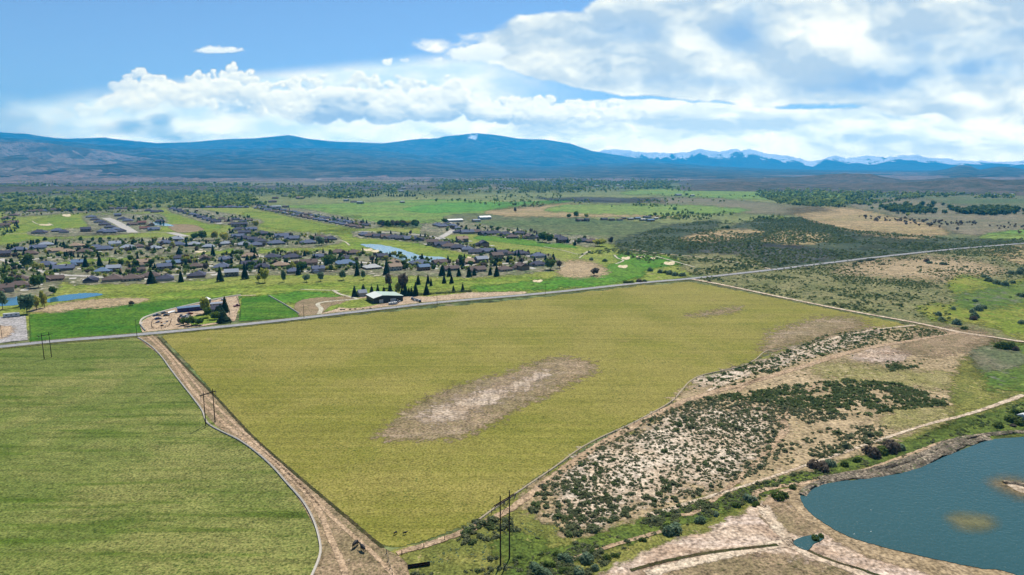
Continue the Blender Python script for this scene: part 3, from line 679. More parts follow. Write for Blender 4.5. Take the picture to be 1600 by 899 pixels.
for c in [(573,391,9,2.2),(586,393,6,2),(744,393,6,2),(840,440,8,2.2),(978,404,7,2.4),(1000,402,7,2),(1046,412,9,3),(973,417,8,2.6),(795,364,6,1.6),(70,352,10,1.5),(104,337,7,2),(1020,404,4,1.5),(735,403,5,1.6),(313,394,9,1.6)]:
    x, y, a, b = c
    patch('bunker', [(x-a,y),(x-a*.6,y-b*.8),(x,y-b*.6),(x+a*.7,y-b),(x+a,y),(x+a*.5,y+b),(x-a*.5,y+b*.8)], sand, 10, soft=1.2, warp=.8, step=1)
for pts, w in (([(360,373),(400,372),(470,374),(530,376),(546,384)], 2.5), ([(520,454),(530,460),(545,464),(560,468)], 3), ([(560,468),(500,474),(502,484),(498,492)], 3.5),
               ([(850,386),(880,392),(905,398),(922,392),(910,400),(905,404)], 2), ([(960,399),(965,404),(974,408),(962,413)], 2.5), ([(990,396),(1020,400),(1085,418)], 2.5),
               ([(470,453),(500,454),(530,455)], 2.5), ([(0,366),(120,364),(260,364),(300,362)], 3.5), ([(50,346),(60,351),(82,353),(75,349)], 2)):
    ribbon('cart_path', pts, w, path_m, 10)
for pts, w in (([(165,341),(185,350),(208,364)], 16), ([(674,377),(692,370),(712,356),(700,348)], 12), ([(0,405),(22,412),(45,420),(95,430),(135,432),(200,436),(300,428),(400,424)], 8),
               ([(22,412),(60,405),(110,401)], 7), ([(286,329),(322,343),(345,350)], 12), ([(410,327),(480,338),(566,353)], 12), ([(266,364),(290,370)], 14), ([(118,294),(125,300),(115,305)], 10),
               ([(400,412),(520,408),(640,416),(760,414),(850,408)], 8), ([(560,362),(640,366),(700,374)], 7)):
    ribbon('street', pts, w, concrete_st, 9)
# ponds of the course
def watermat(name, col, rough, bump, sc):
    m, t, b = newmat(name); g = G(t)
    geo = t.nodes.new('ShaderNodeNewGeometry')
    n = g.noise(geo.outputs['Position'], 45, 4, .55)
    cc = g.mix(n, col, tuple(c*1.35 for c in col[:3])+(1,))
    t.links.new(cc, b.inputs['Base Color']); b.inputs['Roughness'].default_value = rough; b.inputs['IOR'].default_value = 1.33
    bp = t.nodes.new('ShaderNodeBump'); bp.inputs['Strength'].default_value = 1; bp.inputs['Distance'].default_value = bump
    t.links.new(g.noise(geo.outputs['Position'], sc, 3, .6), bp.inputs['Height']); t.links.new(bp.outputs[0], b.inputs['Normal'])
    return m
palem = watermat('pale_pond_water', (.14, .21, .24, 1), .2, .03, 1.5)
pondm = watermat('pond_water', (.03, .09, .12, 1), .12, .03, 1.5)
lakem = watermat('lake_water', (.018, .054, .050, 1), .22, .20, 1.3)
water('pond', [(563,382.5),(592,383),(622,389),(642,395),(656,400),(692,403),(700,411),(664,412.5),(640,410),(620,405),(602,397),(582,389)], palem, 9)
water('pond', [(235,348),(262,350),(270,354),(240,352)], pondm, 9)
water('pond', [(75,468),(100,462),(130,459),(156,459),(158,462),(135,466),(100,471),(75,473)], pondm, 9)
water('pond', [(-60,466),(10,466),(30,464),(34,470),(30,477),(-60,480)], pondm, 9)
# ------------------------------------------------------------------ the parcel and its neighbour field
patch('green_field', [(-400,585),(-100,556),(0,546),(100,537),(215,528),(252,558),(285,600),(318,645),(345,672),(395,702),(440,745),(478,795),(497,835),(500,860),(488,899),(470,960),(400,1150),(-400,1150)], field_g, 3, soft=3, warp=1, curve=False)
patch('dirt_strip', [(212,527),(245,524),(290,572),(335,618),(400,690),(480,757),(545,812),(600,858),(622,868),(636,880),(640,899),(640,960),(650,1100),(420,1100),(470,960),(488,899),(500,860),(492,825),(470,785),(440,745),(395,702),(340,668),(318,645),(285,600),(252,558)], soil, 4, soft=2, warp=1, curve=False)
patch('hay_field', [(250,524),(400,509),(600,488),(800,470),(1000,447),(1078,441),(1130,450),(1230,470),(1330,490),(1420,508),(1380,514),(1300,522),(1240,538),(1205,548),(1178,564),(1110,584),(1084,596),(1072,612),(1040,635),(960,673),(900,708),(850,738),(800,775),(740,815),(690,836),(645,850),(622,856),(603,855),(585,844),(545,812),(480,755),(400,686),(345,628),(300,575)], field_y, 3, soft=2.5, warp=1, curve=False)
patch('bare_patch', [(588,684),(622,650),(660,626),(720,600),(800,578),(880,561),(918,563),(926,582),(884,603),(824,628),(762,664),(702,686),(638,688)], soil_patch, 5, soft=11, warp=6)
patch('pale_patch', [(660,650),(720,622),(800,596),(860,582),(850,596),(790,620),(740,648),(680,664)], soil_pale, 6, soft=15, warp=5)
patch('bare_patch', [(1190,548),(1210,520),(1260,500),(1320,498),(1350,510),(1300,524),(1240,540)], soil_patch, 5, soft=14, warp=6)
patch('bare_patch', [(1075,494),(1110,486),(1155,480),(1150,486),(1100,494)], soil_patch, 5, soft=9, warp=3)
ribbon('tyre_track', [(228,524),(262,556),(300,610),(350,662),(430,725),(490,785),(520,850),(540,899),(548,950)], [2.0,2.2,2.4,2.4,2.6], dirt, 6, n=10)
ribbon('tyre_track', [(236,524),(272,560),(315,612),(372,668),(450,738),(520,810),(585,868),(640,930)], [1.5,1.7,1.8,1.8], dirt, 6, n=10)
ribbon('field_ditch', [(246,527),(292,576),(338,622),(400,688),(480,757),(545,812),(598,857)], 1.5, furrow_m, 6, n=8)
# ------------------------------------------------------------------ south east side of the parcel
patch('scrubland', [(596,900),(598,872),(606,862),(700,836),(780,790),(870,730),(960,680),(1040,640),(1080,600),(1120,585),(1200,556),(1260,530),(1420,508),(1520,520),(1600,536),(1900,560),(1900,720),(1600,684),(1500,700),(1400,740),(1270,765),(1240,790),(1100,850),(960,900),(900,1100),(600,1100)], olive_near, 2, soft=3, warp=2)
patch('tan_ground', [(830,800),(830,760),(960,690),(1045,642),(1085,603),(1200,560),(1300,525),(1450,510),(1540,530),(1500,580),(1480,640),(1400,690),(1260,745),(1100,775),(1000,810),(900,835)], tan, 4, soft=12, warp=8)
patch('alkali_flat', [(880,800),(900,735),(960,700),(1040,655),(1110,640),(1200,650),(1190,700),(1120,745),(1000,790),(930,815)], alkali, 5, soft=22, warp=10)
patch('alkali_flat', [(1085,600),(1160,578),(1240,545),(1330,522),(1370,520),(1310,545),(1210,575),(1130,602)], alkali, 5, soft=9, warp=6)
patch('alkali_flat', [(1330,556),(1380,542),(1420,552),(1400,568),(1350,566)], pale_patch, 6, soft=9, warp=6)
patch('meadow', [(1260,570),(1330,565),(1450,580),(1490,590),(1470,612),(1380,600),(1300,590)], olive_dry, 6, soft=14, warp=8)
patch('bare_ground', [(1440,520),(1530,520),(1550,540),(1500,552),(1440,556),(1400,545)], soil, 6, soft=12, warp=6)
patch('grass', [(1380,650),(1420,635),(1490,640),(1480,665),(1420,670),(1370,668)], olive_dry, 6, soft=10, warp=5)
patch('marsh', [(1510,570),(1540,545),(1600,540),(1900,560),(1900,640),(1600,612),(1530,610)], marsh, 6, soft=8, warp=6)
patch('marsh', [(1520,552),(1570,548),(1600,560),(1590,578),(1530,580)], marsh_grey, 7, soft=8, warp=6)
patch('marsh', [(1490,590),(1510,560),(1530,575),(1540,610),(1580,625),(1520,640),(1480,625)], olive_near, 7, soft=8, warp=5)
patch('bank_grass', [(780,899),(860,860),(1000,815),(1150,770),(1270,735),(1400,695),(1500,655),(1600,628),(1900,560),(1900,700),(1600,680),(1540,688),(1420,715),(1300,742),(1200,775),(1080,820),(980,850),(900,880),(860,960),(740,1000)], bankg, 6, soft=7, warp=5)
patch('grass', [(770,850),(800,835),(860,850),(840,872),(790,880)], bankg, 7, soft=9, warp=5)
# bare ground by the lake
patch('bare_flat', [(1000,870),(1040,850),(1100,830),(1180,790),(1235,775),(1262,800),(1330,850),(1480,890),(1600,930),(1700,1100),(800,1100),(880,960),(940,900)], pale_patch, 7, soft=7, warp=5)
patch('tan_ground', [(1000,899),(1080,870),(1180,862),(1260,880),(1340,905),(1300,1000),(1000,1000),(960,930)], soil, 8, soft=16, warp=9)
patch('tan_ground', [(1185,800),(1215,785),(1250,800),(1285,830),(1250,838),(1210,826)], soil, 8, soft=5, warp=4)
patch('shore', [(1232,770),(1260,756),(1290,745),(1300,760),(1275,780),(1300,812),(1360,842),(1430,862),(1520,880),(1600,905),(1700,960),(1560,960),(1450,899),(1380,880),(1310,850),(1262,815),(1235,790)], wetsand, 9, soft=4, warp=3)
ribbon('dirt_road', [(1010,899),(1080,880),(1160,862),(1225,850),(1262,846)], [4,5,5,5], dirt_pale, 10)
ribbon('dirt_road', [(1190,790),(1210,820),(1232,845),(1250,862),(1300,880),(1360,905),(1420,950)], [5,5,4,5], dirt_pale, 10)
ribbon('dirt_road', [(1240,765),(1215,772),(1190,795),(1178,775),(1200,765),(1250,757),(1330,742),(1420,712),(1480,690),(1540,680)], [3,3,2,2,2], dirt, 10)
ribbon('ditch', [(985,893),(1050,876),(1120,864),(1215,853)], 1.6, furrow_m, 11)
ribbon('ditch', [(1262,862),(1300,878),(1350,893),(1400,912)], 1.4, furrow_m, 11)
water('pool', [(1240,848),(1255,841),(1275,838),(1288,843),(1272,852),(1262,862),(1246,856)], lakem, 12)
water('lake', [(1250,778),(1262,768),(1300,756),(1370,748),(1425,737),(1475,716),(1510,702),(1545,690),(1600,684),(1900,660),(2400,760),(2400,1100),(1800,1000),(1600,905),(1530,890),(1480,880),(1400,862),(1330,842),(1292,822),(1262,800)], lakem, 12)
patch('shoal', [(1488,812),(1502,809),(1530,812),(1546,821),(1530,828),(1503,824)], gm('shoal_sand', K(150,142,100), K(130,128,92), None, s1=10, s2=1, rag=6, smooth_alpha=1.0, mott=.4), 15, soft=7, warp=3)
patch('shoal', [(1562,753),(1590,754),(1640,769),(1640,785),(1590,773),(1566,761)], gm('shoal_sand_wet', K(160,136,96), K(138,122,84), None, s1=10, s2=1, rag=6, smooth_alpha=.8), 15, soft=9, warp=3)
patch('sand_bar', [(1568,756),(1590,756),(1640,770),(1660,790),(1600,774)], alkali, 17, soft=3, warp=2)
bp_ = [(-1,0),(-.7,.2),(-.45,.55),(-.15,.35),(.15,.6),(.45,.25),(.75,.3),(1,0)]
ribbon('bank', [(1545,686),(1500,696),(1470,710),(1430,728),(1370,742),(1310,749),(1272,760),(1254,776)], [4,5,4,4,3], mudbank, 9, prof=bp_, step=1.2, jag=.9)
ribbon('bank', [(1600,676),(1550,680),(1490,690),(1440,712),(1380,732),(1330,742),(1280,750)], [3.5,3.5,3.5,3], mudbank, 9, prof=bp_, step=1.2, jag=.9, seed=4)
ribbon('bank', [(1568,757),(1590,759),(1640,776)], [2.0,2.0], mudbank, 17, prof=bp_, step=1, jag=.6, seed=9)
0 and ribbon('bank', [(1010,892),(1080,872),(1150,860),(1210,849)], [3,3], mudbank, 11, prof=[(-1,0),(0,.5),(1,0)], step=2, jag=.6, seed=12)
# ------------------------------------------------------------------ roads
ribbon('road', [(-300,575),(0,543),(100,533),(215,524),(400,506),(600,483),(700,472),(850,459),(1000,443),(1080,436),(1200,423),(1350,405),(1480,391),(1600,381),(1700,374),(1900,362)], [7.5,7.5,7.5,7.5,7.5], asphalt, 12, n=8, step=8)
ribbon('road_shoulder', [(-300,579),(0,546),(100,536),(215,527),(400,509),(600,486),(700,474),(850,461),(1000,445),(1080,438)], [2.2,2.2], olive_near, 10, n=8, step=8)
ribbon('road_shoulder', [(-300,571),(0,540),(100,530),(215,521),(400,503.5),(600,480.5),(700,470),(850,457.3),(1000,441.6),(1080,435)], [1.8,1.8], olive_near, 10, n=8, step=8)
ribbon('dirt_road', [(1082,437),(1130,446),(1230,467),(1330,487),(1430,505),(1500,520),(1560,529),(1600,535),(1760,556)], [6,5,5,5], dirt_pale, 11, n=8)
ribbon('dirt_road', [(1500,520),(1430,532),(1340,548),(1250,575),(1180,596),(1110,615),(1060,632),(1000,662),(930,700),(850,757),(800,795),(740,826),(680,848),(620,866)], [4,5,6,5,5,5,4,3], dirt, 8, n=8)
ribbon('dirt_road', [(1190,590),(1150,620),(1225,660),(1205,700),(1160,745),(1090,800),(1060,806)], [3,3,4,3,2], dirt, 8, n=8)
ribbon('dirt_road', [(1225,660),(1245,625),(1280,600)], [4,3], dirt, 8, n=8)
ribbon('dirt_road', [(1010,808),(1100,780),(1180,755),(1260,728),(1370,690),(1450,664),(1520,646),(1600,618)], [3,1.6,2,2,2.5,3.5], dirt_pale, 8, n=8)
ribbon('dirt_road', [(870,884),(930,862),(1010,838),(1048,828)], [2,2], dirt, 8, n=8)
ribbon('dirt_road', [(985,390),(1035,397),(1090,402),(1150,410),(1205,421)], 4, dirt_pale, 8, n=8)
ribbon('dirt_road', [(1250,548),(1300,530),(1360,517),(1430,509)], [4,3], dirt_pale, 8, n=8)
ribbon('dirt_road', [(1105,612),(1200,572),(1290,540),(1360,525)], [2.5,2.5], dirt_pale, 8, n=8)
ribbon('path', [(345,466),(372,463),(400,462)], 3, dirt_pale, 9)
# ------------------------------------------------------------------ vegetation
def tri_soup(T):
    T = np.asarray(T, np.float32).reshape(-1, 3); return T, np.arange(len(T)).reshape(-1, 3)
def crown(n, seed, z0=.2, w=.46, lobes=7, leaf=.11, flat=.5):
    r = np.random.RandomState(seed); T = []
    L = [(r.uniform(-.22, .22)*w*2, r.uniform(-.22, .22)*w*2, r.uniform(z0+.2, .82), r.uniform(.18, .30)) for _ in range(lobes)]+[(0, 0, .62, .34)]
    for i in range(n):
        cx, cy, cz, rr = L[r.randint(len(L))]
        d = r.normal(size=3); d /= np.linalg.norm(d); d[2] *= .85
        p = np.array([cx, cy, cz])+d*np.array([rr*w*2.1, rr*w*2.1, rr])*r.uniform(.72, 1.05)
        p[2] = min(max(p[2], z0*.8), 1)
        nn = d*.9+r.normal(size=3)*.55+np.array([0, 0, .35]); nn /= np.linalg.norm(nn)
        a = np.cross(nn, r.normal(size=3)); a /= np.linalg.norm(a); b = np.cross(nn, a); s = leaf*r.uniform(.6, 1.5)
        T.append([p+a*s, p-a*s*.5+b*s*.85, p-a*s*.5-b*s*.85])
    return np.array(T)
def cone(n, seed, w=.2):
    r = np.random.RandomState(seed); T = []
    for i in range(n):
        z = 1-(1-.06)*math.sqrt(r.uniform(0, 1)); rad = (1-z)*w/.94*r.uniform(.75, 1.18)+.012; a = r.uniform(0, 2*math.pi)
        o = np.array([math.cos(a), math.sin(a), 0]); t = np.array([-o[1], o[0], 0]); p = o*rad+np.array([0, 0, z]); s = .05+.05*(1-z)
        T.append([p+np.array([0, 0, s*1.3])-o*rad*.4, p+t*s-np.array([0, 0, s*.6])+o*s*.3, p-t*s-np.array([0, 0, s*.6])+o*s*.3])
    return np.array(T)
def bush(n, seed, leaf=.16, hgt=.62):
    r = np.random.RandomState(seed); T = []
    L = [(r.uniform(-.26, .26), r.uniform(-.26, .26), r.uniform(.22, .34)) for _ in range(4)]
    for i in range(n):
        cx, cy, rr = L[r.randint(4)]; d = r.normal(size=3); d /= np.linalg.norm(d); d[2] = abs(d[2])
        p = np.array([cx, cy, .02])+d*np.array([rr, rr, rr*2*hgt])*r.uniform(.75, 1.05)
        nn = d+r.normal(size=3)*.5; nn /= np.linalg.norm(nn); a = np.cross(nn, r.normal(size=3)); a /= np.linalg.norm(a); b = np.cross(nn, a); s = leaf*r.uniform(.6, 1.3)
        T.append([p+a*s, p-a*s*.5+b*s*.85, p-a*s*.5-b*s*.85])
    return np.array(T)
def stuff(name, temps, pts, hs, ws, mat, label, group=None, seed=0):
    """many small plants in ONE object: pts world (n,2)"""
    r = np.random.RandomState(seed); n = len(pts)
    which = r.randint(len(temps), size=n); Vs = []; ts = []
    for k, T in enumerate(temps):
        ii = np.where(which == k)[0]
        if not len(ii): continue
        T = T.reshape(-1, 3); a = r.uniform(0, 2*math.pi, len(ii)); c, s = np.cos(a), np.sin(a)
        x = (T[None, :, 0]*c[:, None]-T[None, :, 1]*s[:, None])*ws[ii, None]+pts[ii, 0, None]
        y = (T[None, :, 0]*s[:, None]+T[None, :, 1]*c[:, None])*ws[ii, None]+pts[ii, 1, None]
        z = T[None, :, 2]*hs[ii, None]
        Vs.append(np.stack([x, y, z], -1).reshape(-1, 3)); ts.append(np.repeat(r.uniform(0, 1, len(ii)), T.shape[0]))
    V = np.concatenate(Vs); t = np.concatenate(ts)
    me = mesh_np(name, V, np.arange(len(V)).reshape(-1, 3), attrs={'tint': t})
    o = link(name, me, mat); tag(o, label=label, kind='stuff'); return o
sageM = leafmat('sage_leaf', K(132,140,98), K(162,166,122), K(104,116,76))
darkbushM = leafmat('greasewood_leaf', K(118,138,82), K(148,160,102), K(92,110,66))
greyM = leafmat('olive_leaf', K(164,184,150), K(136,162,124), K(96,122,84))
willM = leafmat('willow_leaf', K(104,130,64), K(134,152,76), K(78,102,50))
deadM = leafmat('bare_twigs', K(150,134,116), K(126,114,98), K(92,84,72))
deciM = leafmat('deciduous_leaf', K(92,130,56), K(134,156,72), K(70,104,46))
yelM = leafmat('spring_leaf', K(206,206,90), K(224,214,112), K(176,184,84), transl=.5)
coniM = leafmat('conifer_needles', K(56,84,50), K(74,100,60), K(42,62,38))
farM = leafmat('far_tree_leaf', K(96,132,72), K(214,220,110), K(150,176,96), transl=.5)
barkM = simple('bark', K(96,80,64), .9, .1)
SB = [bush(64, s) for s in range(5)]; SB_lo = [bush(22, 20+s, leaf=.26) for s in range(5)]; SB_min = [bush(12, 40+s, leaf=.34) for s in range(4)]
TC = [crown(300, 60+s) for s in range(4)]; TC_lo = [crown(36, 70+s, z0=.05, leaf=.26, lobes=5) for s in range(5)]
TCON = [cone(260, 80+s, w=.2+.03*s) for s in range(3)]; TCON_lo = [cone(44, 90+s, w=.26) for s in range(3)]
SH = [bush(420, 100+s, leaf=.075, hgt=.8) for s in range(4)]
def mk(name, T): V, Fc = tri_soup(T); return mesh_np(name, V, Fc)
ME_SB = [mk('sagebrush', T) for T in SB]; ME_TC = [mk('crown', T) for T in TC]; ME_CO = [mk('crown', T) for T in TCON]; ME_SH = [mk('shrub', T) for T in SH]
def trunk_mesh(conif=False):
    mb = MB()
    mb.tube((0,0,-.02), (0.01,0,.5 if not conif else .8), .022, .012, 6)
    if not conif:
        for a in range(5):
            t = a*1.26; mb.tube((0.005,0,.22+.05*a), (math.cos(t)*.2, math.sin(t)*.2, .52+.06*a), .010, .004, 4)
    me = bpy.data.meshes.new('trunk'); me.from_pydata(mb.v, [], mb.f); return me
ME_TR = trunk_mesh(); ME_TRC = trunk_mesh(True)
def withmat(me, m):
    k = me.name+m.name
    if k not in MATC:
        c = me.copy(); c.materials.clear(); c.materials.append(m); MATC[k] = c
    return MATC[k]
MATC = {}
def tree(name, kind, x, y, h, w, label, cat='tree', group=None, world=None, mat=None):
    p = Vector((world[0], world[1], 0)) if world is not None else P(x, y)
    i = random.randrange(3)
    e = empty(name, p, random.uniform(0, 6.28)); tag(e, label, cat, group)
    me, tr, m = {'conifer': (ME_CO, ME_TRC, coniM), 'leafy': (ME_TC, ME_TR, deciM), 'yellow': (ME_TC, ME_TR, yelM), 'grey': (ME_TC, ME_TR, greyM), 'bare': (ME_TC, ME_TR, deadM)}[kind]
    c = link('crown', withmat(me[i], mat or m), None, e); t = link('trunk', withmat(tr, barkM), None, e)
    s = w/.92 if kind != 'conifer' else w/.46
    c.scale = (s, s, h); t.scale = (h*.9, h*.9, h)
    return e
def sample_poly(poly, n, seed, dens=None):
    """n points spread evenly over the picture area of a polygon"""
    r = np.random.RandomState(seed); p = np.array(poly, float); out = []
    x0, y0 = p.min(0); x1, y1 = p.max(0)
    tot = 0
    while tot < n:
        X = r.uniform(x0, x1, 4*n); Y = r.uniform(y0, y1, 4*n)
        k = sdist(X, Y, p) > 0
        if dens is not None: k &= r.uniform(0, 1, 4*n) < dens(X, Y)
        if not k.any(): break
        out.append(np.stack([X[k], Y[k]], 1)); tot += k.sum()
    return np.concatenate(out)[:n]
def to_world(px):
    wx, wy = Pn(px[:, 0], px[:, 1]); return np.stack([wx, wy], 1)

def grid_pts(poly, cell, seed, dens=None, jit=.42):
    """jittered grid over the ground under polygon, thinned by dens"""
    r = np.random.RandomState(seed); p = np.array(poly, float); w = to_world(p); x0, y0 = w.min(0)-5; x1, y1 = w.max(0)+5
    X, Y = np.meshgrid(np.arange(x0, x1, cell), np.arange(y0, y1, cell*.87)); X = X+(np.arange(X.shape[0]) % 2)[:, None]*cell/2
    X = (X+r.uniform(-jit, jit, X.shape)*cell).ravel(); Y = (Y+r.uniform(-jit, jit, Y.shape)*cell).ravel()
    a, b = W2P(X, Y); k = sdist(a, b, p) > 0
    X, Y, a, b = X[k], Y[k], a[k], b[k]
    if dens is not None:
        k = r.uniform(0, 1, len(X)) < dens(X, Y, a, b); X, Y = X[k], Y[k]
    return np.stack([X, Y], 1)
# --- sagebrush of the parcel
AREAS = [([(832,800),(830,778),(862,748),(915,708),(975,674),(1030,646),(1100,622),(1180,612),(1232,602),(1240,650),(1212,684),(1195,735),(1085,778),(1000,802),(940,826),(885,842),(860,812)], 3300, 1.0),
         ([(1240,602),(1330,592),(1400,600),(1470,620),(1488,634),(1400,642),(1330,655),(1262,662),(1232,645)], 1100, 1.0),
         ([(1222,684),(1300,668),(1380,664),(1402,688),(1340,702),(1290,716),(1212,738),(1195,735)], 700, 1.0),
         ([(1086,598),(1170,570),(1225,552),(1290,524),(1370,514),(1430,512),(1490,522),(1420,532),(1300,553),(1230,575),(1160,600),(1100,612)], 700, .8),
         ([(712,850),(726,822),(750,810),(800,812),(806,832),(760,848)], 85, 1.2),
         ([(1380,566),(1450,562),(1440,574),(1390,582)], 90, .8),
         ([(1000,806),(1100,780),(1190,755),(1260,735),(1200,765),(1100,795),(1010,820)], 160, 1.0)]
allp = []; allw = []
for i, (poly, n, sc) in enumerate(AREAS):
    def dens(X, Y, a, b, i=i):
        v = fbm(X/14+9, Y/14+i*5, 4, 500+i); v2 = 1-np.abs(2*fbm(X/26, Y/26, 3, 540+i)-1)
        core = np.exp(-(((a-1020)/170)**2+((b-715)/48)**2)) if i == 0 else 0
        return np.clip(1.0-.8*sm(.50, .62, v)*(.5+.5*(i > 0))-.6*sm(.93, .99, v2)-.1*core, .04, 1)*(.42 if i == 3 else 1)
    w = grid_pts(poly, 1.62*sc, 700+i, dens)
    aa, bb = W2P(w[:, 0], w[:, 1]); core = np.exp(-(((aa-1020)/170)**2+((bb-715)/48)**2)) if i == 0 else np.zeros(len(w))
    allp.append(w); allw.append((np.random.RandomState(i).gamma(7, .23, len(w))*(1-.30*core)+.35)*sc)
q = sample_poly([(830,800),(900,712),(1040,640),(1090,600),(1200,560),(1450,512),(1520,540),(1480,630),(1400,690),(1260,745),(1000,810),(900,840)], 650, 777)
allp.append(to_world(q)); allw.append(np.random.RandomState(77).uniform(.5, 1.5, len(q)))
# ditch bank and lower strip brush
q = sample_poly([(640,899),(760,890),(860,862),(1000,818),(1150,772),(1270,738),(1400,698),(1500,658),(1600,632),(1600,676),(1540,684),(1420,714),(1300,742),(1200,775),(1100,812),(1000,845),(920,899)], 900, 778,
                lambda X, Y: np.clip(sm(.4, .6, fbm(X/30, Y/20, 3, 801)), .05, 1))
allp.append(to_world(q)); allw.append(np.random.RandomState(78).uniform(.6, 2.2, len(q)))
PTS = np.concatenate(allp); WS = np.concatenate(allw)*1.05
order = np.argsort(-(WS/np.hypot(PTS[:, 0], PTS[:, 1])))
first, rest = order[:290], order[290:]
def where_sage(p):
    return ('dark sagebrush clump on the pale crusted ground between the field ditch and the lake' )
for k in first:
    x, y = PTS[k]; o = bpy.data.objects.new('sagebrush', withmat(ME_SB[k % 5], sageM if k % 3 else darkbushM)); COL.objects.link(o)
    s = WS[k]*1.1; o.location = (x, y, 0.02); o.scale = (s, s, s*.85); o.rotation_euler = (0, 0, k*1.7)
    tag(o, where_sage((x, y)), 'shrub', 'sagebrush clumps on the rough ground by the lake')
nr = np.hypot(PTS[rest, 0], PTS[rest, 1])
a = rest[nr < 330]; b = rest[nr >= 330]
stuff('sagebrush_cover', [T[:44] for T in SB], PTS[a], WS[a]*.85, WS[a], sageM, 'low dark sagebrush covering the rough ground beside the hay field', seed=1)
stuff('sagebrush_cover', SB_lo, PTS[b], WS[b]*.85, WS[b]*1.05, darkbushM, 'low sagebrush dotted over the sandy strip near the dirt road', seed=2)
q = sample_poly([(840,800),(900,712),(1040,640),(1090,600),(1200,560),(1450,512),(1520,540),(1480,640),(1400,700),(1260,745),(1000,812),(760,885),(660,880),(720,850)], 2600, 779)
w = to_world(q); ws = np.random.RandomState(31).uniform(.35, 1.0, len(w))
stuff('bunch_grass', SB_lo, w, ws*.5, ws, greyM, 'dry bunch grass and low grey plants between the sagebrush', seed=6)
# --- scrub beyond the dirt road, far sage
w = grid_pts([(1088,436),(1200,421),(1350,405),(1480,391),(1600,381),(1700,378),(1700,470),(1500,470),(1480,505),(1330,484),(1230,464),(1130,446)], 3.1, 900,
              lambda X, Y, a, b: np.clip(.92-.8*sm(.46, .60, fbm(X/38, Y/38, 4, 901))-.5*sm(.5, .56, fbm(X/150, Y/70, 3, 905)), .08, 1)*(1-.95*(sm(1470, 1500, a)*sm(428, 438, b)))*(1-.6*sm(1300, 1420, a)*sm(400, 412, b)*sm(440, 425, b)))
ws = np.random.RandomState(3).gamma(8, .22, len(w))+.4
stuff('scrub_cover', SB_min, w, ws*.8, ws, darkbushM, 'dark scrub speckling the flat beyond the straight dirt road', seed=3)
w = grid_pts([(900,400),(960,385),(1010,362),(1100,345),(1250,340),(1330,360),(1480,372),(1600,374),(1600,380),(1480,390),(1350,403),(1200,419),(1090,432),(1040,420),(960,395)], 5.6, 910,
              lambda X, Y, a, b: np.clip(.9-.85*sm(.47, .58, fbm(X/80, Y/80, 4, 911)), .06, 1))
ws = np.random.RandomState(4).gamma(7, .42, len(w))+.5
stuff('scrub_cover', SB_min, w, ws*.8, ws, darkbushM, 'dark sage flat between the county road and the far pastures', seed=4)
# --- far tree belts
def belt(poly, n, h, seed, name='woodland', mat=farM, con=.12, label='belt of far cottonwoods and farm trees across the valley', thr=(.42, .60)):
    q = sample_poly(poly, n, seed, lambda X, Y: np.clip(sm(thr[0], thr[1], fbm(X/60, Y/7, 4, seed+1)), .02, 1))
    w = to_world(q); r = np.random.RandomState(seed); hs = r.gamma(14, h/14, len(w)); ws = hs*r.uniform(.9, 1.5, len(w))
    nc = int(len(w)*con)
    stuff(name, TC_lo, w[nc:], hs[nc:], ws[nc:], mat, label, seed=seed)
    if nc > 3: stuff(name, TCON_lo, w[:nc], hs[:nc]*1.1, ws[:nc]*1.2, coniM, 'dark evergreens mixed into the far belt of trees', seed=seed+9)
belt([(-200,310),(0,306),(160,300),(420,300),(640,300),(640,308),(420,314),(240,318),(100,328),(0,330),(-200,330)], 3200, 9, 31, label='green cottonwood belt behind the subdivision, left of the open pastures')
belt([(-200,283),(0,282),(200,286),(420,288),(640,288),(840,285),(840,291),(640,298),(420,300),(200,300),(0,298),(-200,300)], 2600, 9, 41, label='hazy far woodland along the foot of the pale hills')
belt([(560,284),(800,280),(1100,284),(1050,295),(900,297),(700,297),(560,296)], 2200, 10, 51, label='far town trees at the foot of the blue mountain')
belt([(1180,296),(1300,292),(1400,294),(1500,298),(1620,298),(1700,300),(1620,312),(1450,308),(1380,318),(1330,322),(1220,318),(1180,306)], 2400, 8, 61, con=.3, label='dark tree cover on the far right of the valley')
belt([(1370,322),(1440,318),(1520,326),(1600,330),(1600,338),(1500,336),(1400,335)], 600, 9, 71, label='green willows beside the dry pasture on the right', mat=willM, con=.05)
belt([(1180,316),(1220,312),(1370,320),(1440,330),(1420,338),(1360,330)], 260, 8, 75, label='line of trees behind the tan dry pasture', con=.2)
belt([(1340,338),(1500,346),(1600,350),(1600,366),(1500,360),(1420,352),(1340,345)], 120, 4, 76, label='scattered grey brush on the dry flats at right', mat=deadM, con=0)
belt([(640,300),(900,298),(1180,300),(1180,330),(900,330),(640,312)], 260, 6, 78, label='scattered trees along the lanes of the open pastures', con=.3, thr=(.45, .6))
belt([(-200,288),(200,288),(640,290),(1080,292),(1080,300),(640,304),(200,304),(-200,306)], 1500, 9, 79, label='loose trees filling the far flats before the hills', con=.2, thr=(.3, .6))
belt([(0,306),(220,304),(400,312),(420,322),(200,330),(0,332)], 900, 9, 80, label='bright green cottonwoods right behind the upper fairways', con=.05, thr=(.3, .5))
belt([(1060,284),(1250,284),(1500,282),(1700,282),(1700,298),(1500,296),(1300,292),(1100,298)], 1300, 6, 82, mat=coniM, con=.3, label='dark junipers dotting the low brown hills on the right', thr=(.35, .55))
belt([(640,276),(1080,277),(1060,286),(640,286)], 900, 9, 83, label='hazy dark trees at the very foot of the blue slope', thr=(.3, .5))
belt([(1000,336),(1100,330),(1240,334),(1230,346),(1120,344),(1030,344)], 160, 5, 77, label='brush along the far farm lane', mat=farM, con=.3)
